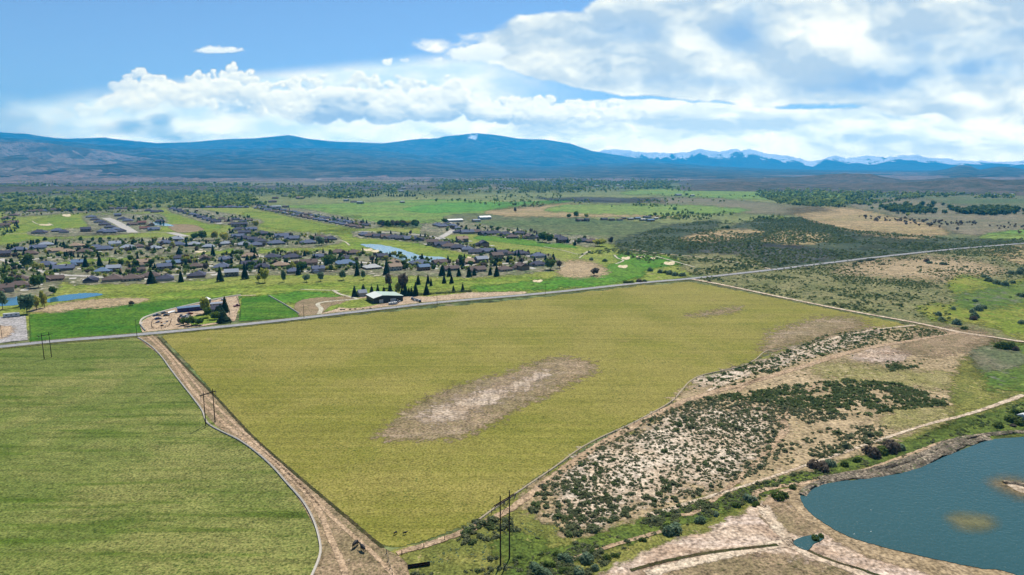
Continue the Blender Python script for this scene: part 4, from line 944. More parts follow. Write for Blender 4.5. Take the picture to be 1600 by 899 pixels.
# yard trees inside the subdivision: too mixed to count one by one beyond the rows built below
YARDS = [([(0,384),(60,378),(200,374),(380,376),(396,382),(300,396),(200,400),(80,410),(20,404)], 150), ([(0,410),(80,416),(95,430),(60,448),(0,456)], 55), ([(100,416),(250,404),(400,396),(500,394),(600,398),(700,408),(800,404),(860,400),(872,414),(760,424),(560,424),(380,428),(150,436)], 330),
         ([(400,366),(520,370),(522,382),(400,386)], 50), ([(570,366),(650,366),(760,388),(860,400),(780,402),(690,386)], 60), ([(700,350),(790,358),(920,376),(900,384),(780,372),(690,362)], 55),
         ([(270,326),(400,342),(396,352),(300,342)], 40), ([(400,320),(590,352),(570,357),(400,328)], 70), ([(0,330),(220,324),(220,332),(0,340)], 50), ([(200,338),(256,340),(256,350),(215,356)], 25), ([(355,358),(396,352),(398,394),(362,386)], 34), ([(0,340),(28,342),(30,362),(0,372)], 25)]
YT = []
# ------------------------------------------------------------------ houses
wallcols = [K(196,180,156), K(176,150,122), K(206,196,180), K(156,128,104), K(150,140,130), K(184,166,140)]
wallM = [simple('stucco_wall', c, .9, .1) for c in wallcols]
roofC = {'charcoal': K(84,84,100), 'brown': K(120,102,94), 'slate': K(108,116,138), 'tan': K(178,152,126), 'pale grey': K(168,174,184), 'blue grey': K(120,144,172), 'reddish': K(134,92,80), 'white': K(214,214,208)}
roofM = {k: simple('roof_'+k.replace(' ', '_'), v, .85, .15, var=.18, scale=.8) for k, v in roofC.items()}
glassM = simple('window_glass', (.02, .025, .03, 1), .15, .5); garM = simple('garage_door_paint', K(222,216,204), .6, .3); trimM = simple('trim', K(230,226,216), .6, .3)
def make_house(kind):
    e = empty('house')
    w, d, h, rh = [(21, 14, 2.9, 4.2), (23, 15, 2.9, 4.4), (16, 12, 5.4, 3.6), (21, 13, 3.0, 3.9), (18, 15, 3.0, 4.3)][kind]
    b = MB(); b.box(-w/2, w/2, -d/2, d/2, 0, h)
    gx0, gx1, gy0, gy1 = [(w/2-8, w/2-.2, -d/2-4.5, -d/2+.3), (-w/2+.2, -w/2+8.2, d/2-.3, d/2+5), (w/2-7.5, w/2-.2, d/2-.3, d/2+5), (-w/2+.2, -w/2+7.5, -d/2-4, -d/2+.3), (w/2-7, w/2+3, -2, d/2-.2)][kind]
    gh = 2.85
    b.box(gx0, gx1, gy0, gy1, 0.01, gh)
    b.build('wall', wallM[0], e)
    r = MB(); r.hip(-w/2, w/2, -d/2, d/2, h+.2, rh, .6, gable=(kind in (2, 3)))
    if kind in (0, 3): r.hip(gx0, gx1, gy0, gy1+5, gh+.17, 3.0, .5, gable=(kind == 3))
    elif kind in (1, 2): r.hip(gx0, gx1, gy0-(5 if kind == 1 else 0), gy1, gh+.17, 3.0, .5)
    else: r.hip(gx0-3, gx1, gy0, gy1, gh+.16, 2.8, .5)
    ro = r.build('roof', roofM['charcoal'], e)
    c = MB(); c.box(-w*.18, -w*.18+1.1, 1.2, 2.1, h+.8, h+rh+.9); c.build('chimney', wallM[3], ro)
    zz = [1.0] if h < 4 else [1.0, 3.7]
    for z in zz:
        for x in ((-w*.36, -w*.12, w*.14, w*.34) if z < 3 else (-w*.3, w*.05, w*.3)):
            if kind in (0,) and x+1 > gx0: continue
            if kind in (3,) and x-1 < gx1 and z < 3: continue
            q = MB(); q.box(x-.9, x+.9, -d/2-.06, -d/2+.1, z, z+1.3); q.build('window', glassM, e)
    g = MB()
    if kind in (0, 3): g.box(gx0+1, gx1-1, gy0-.06, gy0+.1, 0.05, 2.35)
    elif kind in (1, 2): g.box(gx0+1, gx1-1, gy1-.1, gy1+.06, 0.05, 2.35)
    else: g.box(gx1-.1, gx1+.06, gy0+1, gy1-1, 0.05, 2.35)
    g.build('garage_door', garM, e)
    return e
HP = [None]*5; HCNT = 0
HXY = []
def recolor(root, wall, roof):
    for ch in root.children:
        n = ch.name.split('.')[0]; m = wall if n == 'wall' else roof if n == 'roof' else None
        if m is not None:
            ch.material_slots[0].link = 'OBJECT'; ch.material_slots[0].material = m
ORD = lambda i: f"{i}{'th' if 10 <= i % 100 <= 20 else {1:'st',2:'nd',3:'rd'}.get(i % 10, 'th')}"
wname = ['cream', 'tan', 'off-white', 'brown', 'grey', 'sand']
def house(x, y, rz, roof, k, label, group, sc=1.0):
    global HCNT
    p = P(x, y)
    if HP[k] is None: HP[k] = make_house(k); o = HP[k]
    else: o = copy_tree(HP[k])
    o.location = p; o.rotation_euler = (0, 0, rz); o.scale = (sc, sc, sc)
    tag(o, label, 'house', group)
    PENDING.append((o, wallM[HCNT % 6], roofM[roof])); HCNT += 1
    HXY.append((p.x, p.y, 12*sc)); return o
PENDING = []
def row(pts, where, rzbase, roofs=None, sc=1.0, kinds=(0, 1, 2, 3, 4), group=None):
    """a row of houses from left to right"""
    pts = sorted(pts, key=lambda p: p[0]); cols = ['charcoal', 'slate', 'brown', 'charcoal', 'pale grey', 'tan', 'slate', 'brown', 'pale grey']
    for i, q in enumerate(pts):
        x, y = q[0], q[1]; rc = q[2] if len(q) > 2 else (roofs or cols)[random.randrange(len(roofs or cols))]
        last = (i == len(pts)-1)
        pos = 'leftmost' if i == 0 else ('rightmost' if last else ORD(i+1)+' from left')
        k = kinds[random.randrange(len(kinds))]
        lab = f"{rc} roofed {'two-storey ' if k == 2 else ''}house, {pos} in {where}"
        if len(lab.split()) > 16: lab = lab.replace(' roofed', '-roofed').replace('pale grey', 'grey')
        house(x, y+1.5, rzbase+random.uniform(-.14, .14)+random.choice([0, 0, 0, math.pi, math.pi/2]), rc, k, lab, group or 'houses of the subdivision', sc*random.uniform(.88, 1.06))
T_, B_, W_, G_, C_, S_, N_ = 'tan', 'blue grey', 'white', 'pale grey', 'charcoal', 'slate', 'brown'
row([(8,455,N_),(30,447,N_),(30,437,N_),(85,437,N_),(141,439,C_),(180,437,N_),(206,437,N_),(236,432,N_),(261,436,C_),(311,431,C_),(362,430,G_),(459,425,S_),(497,424,S_),(582,419,W_),(617,421,T_),(662,421,B_),(705,421,N_),(745,423,N_),(788,422,N_),(816,420,N_),(840,414,C_)],
    'the front row beside the roadside fairway', A0, sc=.84)
row([(72,415,S_),(100,421,S_),(123,414,B_),(160,425,B_),(178,423,G_),(212,425,N_),(226,414,T_),(257,421,S_),(272,412,B_),(306,417,N_),(320,405,N_),(349,418,S_),(350,406,S_),(390,414,C_),(410,418,C_),(437,416,T_),(425,403,C_),(457,403,C_),(482,412,N_),(500,402,S_),(541,413,B_),(541,405,C_),(529,395,N_),(553,396,N_),(597,404,C_),(618,411,T_),(657,413,S_),(687,411,N_),(727,411,T_),(752,409,G_),(776,403,N_),(784,398,C_),(812,397,C_),(841,401,S_),(282,404,C_),(390,401,T_)],
    'the crowded second row', A0, sc=.86)
row([(6,400,C_),(30,391,S_),(47,397,N_),(60,388),(72,383,G_),(86,393,T_),(104,394,T_),(118,385,T_),(133,394,N_),(150,387,S_),(163,390,S_),(180,384,G_),(200,388,G_),(217,386,N_),(240,389,G_),(258,380,S_),(278,383,S_),(303,383,G_),(326,386,G_),(351,381,G_),(380,383,G_),(276,374,G_)],
    'the third row above the long fairway', A0, sc=.86)
row([(400,384,S_),(410,366,C_),(407,378,C_),(432,381,S_),(440,370,S_),(456,374,S_),(482,380,S_),(500,373,N_),(516,374,C_)], 'the short block left of the long pond', A0, sc=.98)
row([(568,367),(580,369),(592,370),(604,371),(616,372),(628,373),(640,374),(651,375)], 'the tight row above the long pond', A0-.05, [C_, S_, C_, N_], sc=.92, kinds=(0, 3, 4))
row([(676,382),(690,384),(703,386),(716,388),(731,391),(745,395),(760,394),(788,397,N_),(722,377,T_),(756,384,C_)], 'the dark row right of the long pond', A0-.25, [C_, S_, N_], sc=.98)
row([(717,363),(730,364),(745,363),(760,366),(774,365),(790,367),(800,371),(812,365,C_),(828,372),(843,371,C_),(872,372,C_),(878,378,C_),(911,377,C_),(925,378,N_)], 'the row behind the right fairways', A0-.15, [C_, C_, N_, S_], sc=.98)
row([(684,352),(692,354),(700,351),(708,353),(713,357)], 'the cluster by the curved street', A0, [S_, C_], sc=.92)
row([(405+i*7.6, 321+i*1.42) for i in range(23)], 'the upper line of the diagonal street', A0-.35, [C_, S_, N_, S_], sc=.74, kinds=(0, 3, 4))
row([(402+i*8.4, 324.5+i*1.62) for i in range(20)], 'the lower line of the diagonal street', A0-.35, [C_, S_, S_, N_], sc=.74, kinds=(0, 3, 4))
row([(142,339),(149,343),(156,347),(163,351),(171,355),(180,359),(190,361)], 'the line left of the wide pale street', A0+.3, [C_, S_, C_], sc=.92, kinds=(0, 3, 4))
row([(184,337),(192,342),(200,345),(207,351),(222,350,'reddish'),(237,352,T_),(240,359,S_),(226,357,'reddish'),(250,346,C_)], 'the cluster right of the street', A0, [C_, S_, N_], sc=.86)
row([(270+i*7.5, 326+i*2.3) for i in range(10)], 'the diagonal line by the pasture', A0-.3, [C_, S_, N_], sc=.82, kinds=(0, 3, 4))
row([(346,342),(357,345),(368,343),(378,346),(388,344),(364,350),(380,352)], 'the knot of dark homes beyond the wide street', A0, [C_, N_], sc=.82)
row([(48+i*11.5, 330-i*.35) for i in range(15)], 'the far line before the cottonwoods', A0, [C_, S_, N_], sc=.86)
row([(62,364),(90,361),(100,363),(134,361),(160,362),(172,363)], 'the sparse line along the upper cart path', A0, [C_, S_], sc=.98)
row([(368,353),(374,359),(382,364),(372,370),(384,373),(392,359),(394,377)], 'the block between fairways', A0, [C_, S_], sc=.92)
row([(10,341),(20,348),(8,354),(24,336)], 'the small block on the far left edge', A0, [N_, S_], sc=.92)
row([(232,329),(242,331),(250,330)], 'the trio above the small pale pond', A0, [C_], sc=.86)
row([(298+i*9.5, 323.5) for i in range(10)], 'the thin line over the pasture', A0, [C_, S_], sc=.82)
row([(158,297),(165,297),(172,296),(180,296),(188,297),(196,297),(204,298),(212,299)], 'the hazy line behind the trees', A0, [G_, S_, W_], sc=1.0)
for o, wm, rm in PENDING: pass
allh = [o for o, _, _ in PENDING]
KIDS2 = {}
for o in bpy.data.objects:
    if o.parent is not None: KIDS2.setdefault(o.parent.name, []).append(o)
for o, wm, rm in PENDING:
    for ch in KIDS2.get(o.name, []):
        n = ch.name.split('.')[0]; m = wm if n == 'wall' else rm if n == 'roof' else None
        if m is not None:
            ch.material_slots[0].link = 'OBJECT'; ch.material_slots[0].material = m
dwM = simple('driveway_concrete', K(206,200,188), .9, .1)
for o in allh[:175]:
    q = MB(); q.box(-3, 3, -5, 5, 0, .34); d = q.build('driveway', dwM); d.location = o.location+Vector((random.choice((-11, 11)), random.choice((9, 11)), 0)); d.rotation_euler = (0, 0, A0); d.location.z = .02; tag(d, kind='structure')
# far town buildings
def shed(name, x, y, w, d, h, roof, wall, label, cat='building', rz=None, gable=True, group=None, door=True, rh=None):
    e = empty(name, P(x, y), A0 if rz is None else rz); tag(e, label, cat, group)
    b = MB(); b.box(-w/2, w/2, -d/2, d/2, 0, h)
    if gable:
        b.add([(-w/2, -d/2, h), (-w/2, d/2, h), (-w/2, 0, h+(rh or d*.18))], [(0, 2, 1)]); b.add([(w/2, -d/2, h), (w/2, d/2, h), (w/2, 0, h+(rh or d*.18))], [(0, 1, 2)])
    b.build('wall', wall, e)
    r = MB(); r.hip(-w/2, w/2, -d/2, d/2, h+.15, (rh or d*.18), .3, gable=True, t=.12); r.build('roof', roof, e)
    if door:
        q = MB(); q.box(-w*.18, w*.06, -d/2-.07, -d/2+.1, 0.05, h*.72); q.build('door', garM, e)
    return e
whiteM = simple('white_metal', K(226,228,226), .5, .4); rustM = simple('rusty_metal', K(150,96,70), .7, .3, var=.3)
r_ = random.Random(4)
for i in range(34):
    x = 826+i*6.6+r_.uniform(-2, 2); y = r_.uniform(287, 295)
    col = r_.choice([W_, G_, S_, N_, C_]); w = r_.uniform(16, 38)
    shed('town_building', x, y, w, w*.5, r_.uniform(4, 7), roofM[col], wallM[r_.randrange(6)], f"small hazy town building far below the blue mountain", 'building', rz=r_.uniform(-.5, .5), door=False, group='town buildings far across the valley')
for i in range(70):
    x = r_.uniform(-20, 640); y = r_.choice([r_.uniform(285, 300), r_.uniform(302, 326)]); w = r_.uniform(14, 26)
    shed('farmstead', x, y, w, w*.5, r_.uniform(3.5, 6), roofM[r_.choice([W_, G_, G_, S_, N_, T_])], wallM[r_.randrange(6)], 'tiny pale farmstead roof half hidden in the far cottonwoods on the left', 'building', rz=r_.uniform(-.6, .6), door=False, group='farmsteads hidden in the far cottonwoods')
for i, (x, y, w) in enumerate([(705,294,30),(712,296,26),(722,295,22),(735,297,20),(783,295,22),(795,296,26),(92,292,30),(75,291,28),(290,289,30),(497,281.5,50),(1060,306,26),(1082,307,18),(1262,308,22),(1240,319,16),(1385,325,14),(1552,306,20),(1580,305,24),(650,288,22)]):
    shed('far_farm_building', x, y, w, w*.45, 5, roofM[W_ if i % 2 else G_], wallM[2], 'pale farm building standing alone far out in the valley trees', 'building', door=False, group='pale farm buildings far out in the valley')
shed('barn', 757, 343, 26, 14, 5, whiteM, wallM[2], 'long white roofed barn at the top of the pasture', 'barn')
shed('barn', 710, 347, 34, 12, 4, whiteM, wallM[2], 'low white roofed shed left of the long white barn, beside the curved street', 'barn')
shed('barn', 744, 347, 16, 10, 4, roofM[G_], wallM[0], 'small grey roofed outbuilding just below the long white barn', 'barn')
shed('ranch_house', 906, 346, 16, 9, 4, roofM['brown'], wallM[3], 'brown ranch house under three round trees in the open pasture', 'house')
shed('ranch_shed', 917, 346, 9, 8, 4.5, roofM[C_], wallM[4], 'dark shed immediately right of the brown ranch house', 'shed')
for i, (x, y, c, w) in enumerate([(944,344,C_,12),(956,345,C_,10),(968,345,N_,10),(985,344,G_,10),(996,343,B_,12),(1004,345,W_,10),(1011,341,C_,14),(1016,346,B_,14),(1025,343,W_,8),(975,343,C_,8)]):
    shed('farm_shed', x, y, w*1.2, w*.7, 3.2, roofM[c], wallM[i % 6], f"{c} roofed farm shed, {ORD(i+1) if i else 'first'} of the jumbled sheds in the pasture", 'shed', door=False, group='jumbled farm sheds in the pasture')

# ------------------------------------------------------------------ trees among the houses
HA = np.array(HXY)
def clear(px, rad=9):
    w = to_world(px); keep = []
    for i, (a, b) in enumerate(w):
        d = np.hypot(HA[:, 0]-a, HA[:, 1]-b); keep.append((d > HA[:, 2]*.72).all())
    return px[np.array(keep, bool)]
ynames = ['long upper fairway', 'pond at far left', 'fairway beside the road', 'short block by the pond', 'row above the pond', 'right hand fairways', 'diagonal line of homes', 'diagonal street', 'far low line of homes', 'wide pale street', 'block between both fairways', 'far left edge']
cnt = {'conifer': 0, 'leafy': 0, 'bare': 0}
for i, (poly, n) in enumerate(YARDS):
    q = clear(sample_poly(poly, n, 1200+i))
    for k, (x, y) in enumerate(q):
        u = random.random()
        kind = 'conifer' if u < .30 else ('leafy' if u < .72 else ('bare' if u < .86 else 'yellow'))
        if kind == 'conifer': h = random.uniform(4.5, 9.5); w = h*random.uniform(.4, .58)
        else: h = random.uniform(3, 8); w = h*random.uniform(.8, 1.1)
        nm = {'conifer': 'conifer', 'leafy': 'leafy_tree', 'bare': 'bare_tree', 'yellow': 'spring_tree'}[kind]
        desc = {'conifer': 'dark conifer', 'leafy': 'round green tree', 'bare': 'brownish bare tree', 'yellow': 'yellow green budding tree'}[kind]
        tree(nm, kind, x, y, h, w, f"{desc} in the yards by the {ynames[i]}", 'tree', f"{desc}s in the yards by the {ynames[i]}")
q = np.concatenate([clear(sample_poly(p_, int(n_*1.5), 1300+i_), 5) for i_, (p_, n_) in enumerate(YARDS)])
w = to_world(q); hs = np.random.RandomState(8).uniform(1.5, 5.0, len(w))
stuff('yard_shrubbery', TC_lo, w, hs, hs*np.random.RandomState(9).uniform(.9, 1.5, len(w)), farM, 'low hedges and small shrubs filling the yards between the houses', seed=88)
# conifers and trees one can tell apart near the road
CN = [(554,464,10,4.2,'leftmost conifer behind the dark metal shed'), (568,461,9.5,5.5,'broad dark conifer between the small white hut and the metal shed'), (581,463,10.5,4.6,'pointed conifer rising behind the metal shed roof, left corner'), (590.5,462,10,3.8,'narrow conifer behind the middle of the metal shed roof'), (600,462,9,4,'grey green conifer behind the metal shed, right of the narrow one'),
      (610,464,12.5,5,'tallest conifer behind the metal shed'), (619,463,7,3.6,'short conifer at the right corner of the metal shed'), (628,463,8,4,'first conifer of the dense clump right of the shed'), (633.5,463,11.5,5,'bushy tall conifer in the dense clump right of the shed'), (639,463,8,3.2,'thin conifer between two taller ones right of the shed'), (643,463,9,3.4,'slim conifer second from right in the dense clump'), (649.5,463,12.5,4.4,'tall pointed conifer ending the dense clump on the right'),
      (666.5,461,10.5,4.6,'lone conifer behind the hedge, above the parked cars'), (708.5,457,6.5,3,'small lone conifer at the hedge, left of the last one'), (723,456,8.5,3.4,'conifer at the far right end of the hedge'),
      (653.5,445,9.5,4.4,'lone conifer on the fairway above the dense clump'), (668.8,443.5,9.5,3.6,'left one of the close pair on the fairway'), (673.5,447,8.5,2.8,'narrow right one of the close pair on the fairway'), (694,443,9,4.2,'left one of the two wide spaced fairway conifers'), (705.5,443,9,4,'right one of the two wide spaced fairway conifers'),
      (352,489,13,5,'tallest dark conifer in the farm yard'), (345,491,8,6,'wide dark conifer left of the tallest one in the farm yard'), (691,431,13,7,'big dark conifer at the front houses above the wide spaced pair'), (702,432,11,5,'dark conifer right of the big one at the front houses'), (717,432,9,4.4,'conifer before the brown roofed house at the fairway edge'), (733,433,11,4.8,'conifer left of the twin at the right front houses'), (741,431,8.5,3.8,'smaller twin conifer at the right front houses'), (766,430,10,4.4,'conifer second from right before the last front houses'), (776,432,12,5.4,'large conifer before the last front houses'),
      (604,429,16,5.6,'very tall conifer beside the white roofed house'), (558,431,14,5,'tall conifer between front houses left of the white roof'), (466,430,13,5,'dark conifer at the front houses left of the slate roofs'), (440,440,0,0,''), (237,443,13,8,'large dark conifer blob on the fairway left of the charcoal hip roof'), (283,441,13,5,'narrow dark conifer on the fairway edge by the charcoal house'), (344,440,15,5.6,'tall dark conifer before the pale grey roofed front house'), (383,436,15,6,'dark conifer pair member at the right of the grey roofed house'), (333,401,15,5,'tall conifer alone on the long upper fairway'),
      (134,418,13,6,'conifer between blue roofed houses'), (156,417,13,6.5,'round topped conifer above the blue roofed houses'), (280,398,9,7,'conifer group member under the third row'), (1408,0,0,0,'')]
for x, y, h, w, lab in CN:
    if h: tree('conifer', 'conifer', x, y, h, w, lab, 'tree', 'conifers along the fairways and the road')
DT = [('leafy',695,350,12,13,'large round green tree left of the white barns'), ('leafy',889,342,12,11,'left one of three round trees at the ranch house'), ('leafy',900,341,15,13,'tallest of three round trees at the ranch house'), ('yellow',916,341,10,11,'pale green right one of three round trees at the ranch house'), ('bare',805,333,14,8,'lone leafless tree in the dry pasture'),
      ('yellow',937,385,12,18,'bright yellow green tree right of the last fairway house'), ('leafy',848,379,15,16,'leafy tall green tree at the end of the right fairway'), ('leafy',858,380,13,12,'lower green tree beside the tall one at the fairway end'), ('bare',953,381,10,9,'brown leafless tree beside the bright yellow green one'),
      ('leafy',860,422,12,13,'bright green round tree at the right end of the front houses'), ('bare',874,420,10,7,'dark bare tree right of the bright green round one'), ('bare',929,431,9,9,'leafless tree on the bare patch between fairways'),
      ('yellow',322,491,13,9,'yellow budding tree in the middle of the farm yard'), ('leafy',325,497,9,6,'dark green tree just below the yellow one in the farm yard'), ('conifer',350,504,8,9,'round dark evergreen by the road in the farm yard'),
      ('bare',631,459,20,11,'tall feathery budding tree behind the dense conifer clump'), ('bare',607,450,13,7,'thin bare tree left of the tall feathery one'), ('yellow',622,461,12,5,'slim yellow green tree between shed and conifer clump'),
      ('grey',4,484,15,9,'dark tree at the left edge beside the pond'), ('grey',42,491,15,13,'grey green spreading tree on the pond bank above the pad'), ('yellow',57,485,13,8,'thin green tree right of the spreading grey one'), ('yellow',70,482,14,6,'slender tree with a dark trunk at the pond bank, furthest right'), ('grey',33,480,9,5,'small grey tree standing before the pond'), ('leafy',83,462,9,6,'dark tree at the upper bank of the left pond'), ('bare',206,478,4,5,'low lone bush on the fairway above the green hay'),
      ('leafy',41,418,15,17,'bright green broad tree among the left houses'), ('leafy',60,450,12,13,'dark green round tree at the corner house above the pond'), ('leafy',15,447,9,9,'round green tree near the left edge houses'), ('yellow',404,441,9,6,'leftmost of the bare trees along the fairway'), ('yellow',414,442,14,9,'tall budding tree second in the fairway line'), ('grey',444,441,12,6,'slim grey tree third in the fairway line'), ('grey',479,441,9,7,'grey green tree fourth in the fairway line'), ('grey',501,440,9,7,'grey green tree fifth in the fairway line'), ('grey',536,438,10,8,'pale green round tree sixth in the fairway line'), ('grey',568,437,9,6,'pale round tree last in the fairway line'), ('leafy',515,420,18,15,'big leafy green tree over the second row roofs'), ('leafy',470,425,12,12,'bushy green tree between slate roofs'), ('yellow',458,423,9,8,'yellow green tree at the slate roofed front house'), ('leafy',722,415,12,10,'dark leafy tree by the tan roof of the second row'),
      ('yellow',350,378,16,14,'large light green tree above the third row'), ('yellow',335,376,15,13,'light green tree left of the largest one above the third row'), ('leafy',318,376,15,15,'deep green tree in the clump above the third row'), ('leafy',305,376,13,13,'leftmost tree of the clump above the third row'), ('grey',502,384,14,14,'silvery green tree below the short block'), ('yellow',400,356,13,11,'yellow green tree at the block between both fairways')]
for kd, x, y, h, w, lab in DT:
    nm = {'leafy': 'leafy_tree', 'yellow': 'spring_tree', 'grey': 'olive_tree', 'bare': 'bare_tree', 'conifer': 'conifer'}[kd]
    tree(nm, kd, x, y, h, w, lab, 'tree')
for x, y, h, kd in [(281,507,5,'bare'),(287,509,6,'leafy'),(293,508,5,'bare'),(299,510,7,'leafy'),(306,508,5,'grey'),(312,509,6,'leafy'),(336,500,7,'leafy'),(341,496,9,'conifer')]:
    tree({'leafy': 'leafy_tree', 'bare': 'bare_tree', 'grey': 'olive_tree', 'conifer': 'conifer'}[kd], kd, x, y, h, h*.95, f"{ {'leafy':'dark green','bare':'bare brown','grey':'grey green','conifer':'dark needled'}[kd]} tree in the thicket along the road side of the farm yard", 'tree', 'thicket along the road side of the farm yard')
for i in range(26):
    x = 592+i*2.4+random.uniform(-1.5, 1.5); y = random.uniform(351, 357)
    kd = random.choice(['bare', 'bare', 'yellow', 'leafy']) if i > 8 else random.choice(['leafy', 'bare'])
    tree('grove_tree', kd, x, y, random.uniform(9, 14), random.uniform(9, 12), f"{ {'bare':'brown leafless','yellow':'pale budding','leafy':'green leafy'}[kd]} tree in the grove at the pasture's lower edge", 'tree', 'grove at the lower edge of the pasture')
for i in range(22):
    x = (551+i*4) if i < 11 else (607+(i-11)*4.2)
    tree('windbreak_tree', 'conifer', x+random.uniform(-1, 1), 307+random.uniform(-.6, .6), random.uniform(8, 12), random.uniform(6, 8), 'small dark tree in the far windbreak line across the pasture', 'tree', 'far windbreak across the pasture')
# shrubs big enough to tell apart
SHR = [(1467,493,6,'greyM'),(1472,502,6,'greyM'),(1491,484,5,'greyM'),(1497,508,8,'greyM'),(1525,485,9,'greyM'),(1537,482,7,'greyM'),(1518,489,6,'greyM'),(1526,497,8,'greyM'),(1521,500,6,'deadM'),(1524,472,5,'greyM'),(1545,440,9,'greyM'),(1556,444,10,'greyM'),(1568,446,9,'greyM'),(1584,443,7,'greyM'),(1540,434,6,'greyM'),(1578,428,9,'greyM'),(1590,428,10,'greyM'),(1598,424,9,'greyM'),(1597,464,8,'greyM'),(1596,506,6,'greyM'),(1575,546,11,'willM'),(1562,544,7,'willM'),(1588,548,6,'deadM'),(1447,409,9,'deadM'),(1452,412,7,'greyM'),(1475,414,8,'greyM'),(1345,410,7,'sageM'),(1357,408,7,'sageM'),(1363,407,6,'sageM'),(1335,413,5,'sageM'),(1380,414,5,'sageM'),
       (1016,424,8,'greyM'),(1031,427,8,'greyM'),(1046,429,9,'greyM'),(1055,431,8,'greyM'),(1067,432,9,'greyM'),(1040,427,6,'willM'),(978,443,6,'willM'),(986,443,6,'willM'),(999,441,7,'deadM'),(1007,441,5,'willM'),(1108,441,5,'sageM'),(1063,388,8,'greyM'),(1138,357,11,'willM'),(1128,357,7,'willM'),(924,407,7,'greyM'),(945,409,7,'greyM'),(1507,515,5,'willM')]
LOW = [(886,876,4.6,'greyM'),(914,880,5.0,'greyM'),(857,886,3.4,'willM'),(836,893,5.0,'greyM'),(853,899,3.6,'greyM'),(905,897,3.8,'greyM'),(926,865,2.8,'willM'),(946,876,3.2,'willM'),(766,875,2.2,'sageM'),(776,873,1.6,'sageM'),(812,873,2.0,'willM'),(1052,834,6.5,'greyM'),(1044,828,4,'willM'),(1094,816,3.8,'greyM'),(1170,783,4.8,'greyM'),(1180,790,3.2,'willM'),(1215,779,5,'willM'),(1224,777,4,'willM'),(1271,729,5.5,'deadM'),(1283,733,6.5,'deadM'),(1296,728,5,'greyM'),(1366,712,8,'deadM'),(1378,708,6,'willM'),(1396,705,9,'deadM'),(1409,702,5,'greyM'),(1585,660,7,'willM'),(1592,650,7,'willM'),(1596,665,5,'willM'),(1560,668,5,'willM'),(1274,844,3,'willM'),(1283,840,2.4,'willM'),(880,893,3,'willM'),(930,888,3,'greyM'),(962,870,2.2,'willM'),(1320,728,4,'willM'),(1340,722,4,'willM'),(1240,766,3.4,'willM'),(1150,792,3,'willM'),(1120,806,2.6,'greyM'),(866,868,2.6,'willM'),(980,848,2.2,'sageM'),(1005,845,2.4,'willM'),
       (868,826,0,''), (839,843,1.6,'sageM'),(693,850,0,'')]
MM = {'greyM': greyM, 'willM': willM, 'deadM': deadM, 'sageM': sageM}
DN = {'greyM': 'silvery green', 'willM': 'leafy green', 'deadM': 'dark leafless', 'sageM': 'dull sage green'}
def near_what(x, y, s):
    if y < 360: return 'standing in the far brush'
    if x > 1500 and y < 450: return 'in the tall clump at the top of the wet meadow'
    if x > 1440 and y < 520: return 'on the wet meadow beyond the dirt road'
    if x > 1500 and y < 560: return 'at the marsh corner where the dirt road ends'
    if x > 1540: return 'at the right edge above the lake bank'
    if 1440 < x: return 'on the dry scrub flat'
    if y < 420 and x > 1300: return 'along the county road on the scrub flat'
    if y < 450: return 'beside the last green near the road bend'
    if y < 740 and x > 1240: return 'on the strip above the lake bank'
    if x > 1230: return 'beside the small pool by the lake'
    if x > 1000: return 'on the green strip above the bare flat'
    if x < 830: return 'near the tall power pole structure'
    return 'in the brushy bottom strip right of the power poles'
for (x, y, s, mn) in SHR+LOW:
    if not s: continue
    o = bpy.data.objects.new('shrub', withmat(ME_SH[random.randrange(4)], MM[mn])); COL.objects.link(o)
    o.location = P(x, y); o.scale = (s*1.15, s*1.15, s*.95); o.rotation_euler = (0, 0, random.uniform(0, 6))
    d = near_what(x, y, s)
    tag(o, f"{'large' if s > 6 else 'small' if s < 3.5 else 'medium'} {DN[mn]} shrub {d}", 'shrub', f"shrubs {d}")
# ------------------------------------------------------------------ power lines
woodM = simple('weathered_pole_wood', K(74,62,54), .9, .1, var=.3, scale=2); insM = simple('porcelain', K(120,110,104), .3, .5); steelM = simple('galvanised_steel', K(150,152,154), .45, .5, metal=.6)
def hframe(a, b, h, label, over=3.2, brace=True):
    a = P(*a); b = P(*b); mid = (a+b)/2; d = (b-a); L = d.length; rz = math.atan2(d.y, d.x)
    e = empty('power_pole_structure', mid, rz); tag(e, label, 'power pole')
    for s in (-1, 1):
        q = MB(); q.tube((s*L/2, 0, -.3), (s*L/2, 0, h), .24, .15, 9); q.build('pole', woodM, e, smooth=False)
    z = h-h*.10
    q = MB(); q.box(-L/2-over, L/2+over, -.30, -.20, z-.14, z+.14); q.box(-L/2-over, L/2+over, .20, .30, z-.14, z+.14); q.build('crossarm', woodM, e)
    if brace:
        for s in (-1, 1):
            q = MB(); q.tube((s*L/2, .34*s, z-3.6), (-s*L/2, .34*s, z-.3), .07, .07, 5); q.build('brace', woodM, e)
    for x in (-L/2-over+.3, 0, L/2+over-.3):
        q = MB()
        q.tube((x, 0, z-.1), (x, 0, z-1.5), .03, .03, 5)
        for k in range(7): q.tube((x, 0, z-.3-k*.17), (x, 0, z-.38-k*.17), .13, .13, 8)
        q.build('insulator_string', insM, e)
    return e
hframe((782,884), (796,874), 21, 'tall wooden double pole standing in the brush at the bottom of the hay field', over=2.6)
hframe((321.5,665.5), (336,660.5), 15.5, 'wooden double pole with crossarm standing at the white ditch beside the dirt track', over=1.6, brace=False)
hframe((69,561.5), (80.5,559), 15.5, 'wooden double pole at the far left corner of the green field by the road', over=2.0, brace=False)
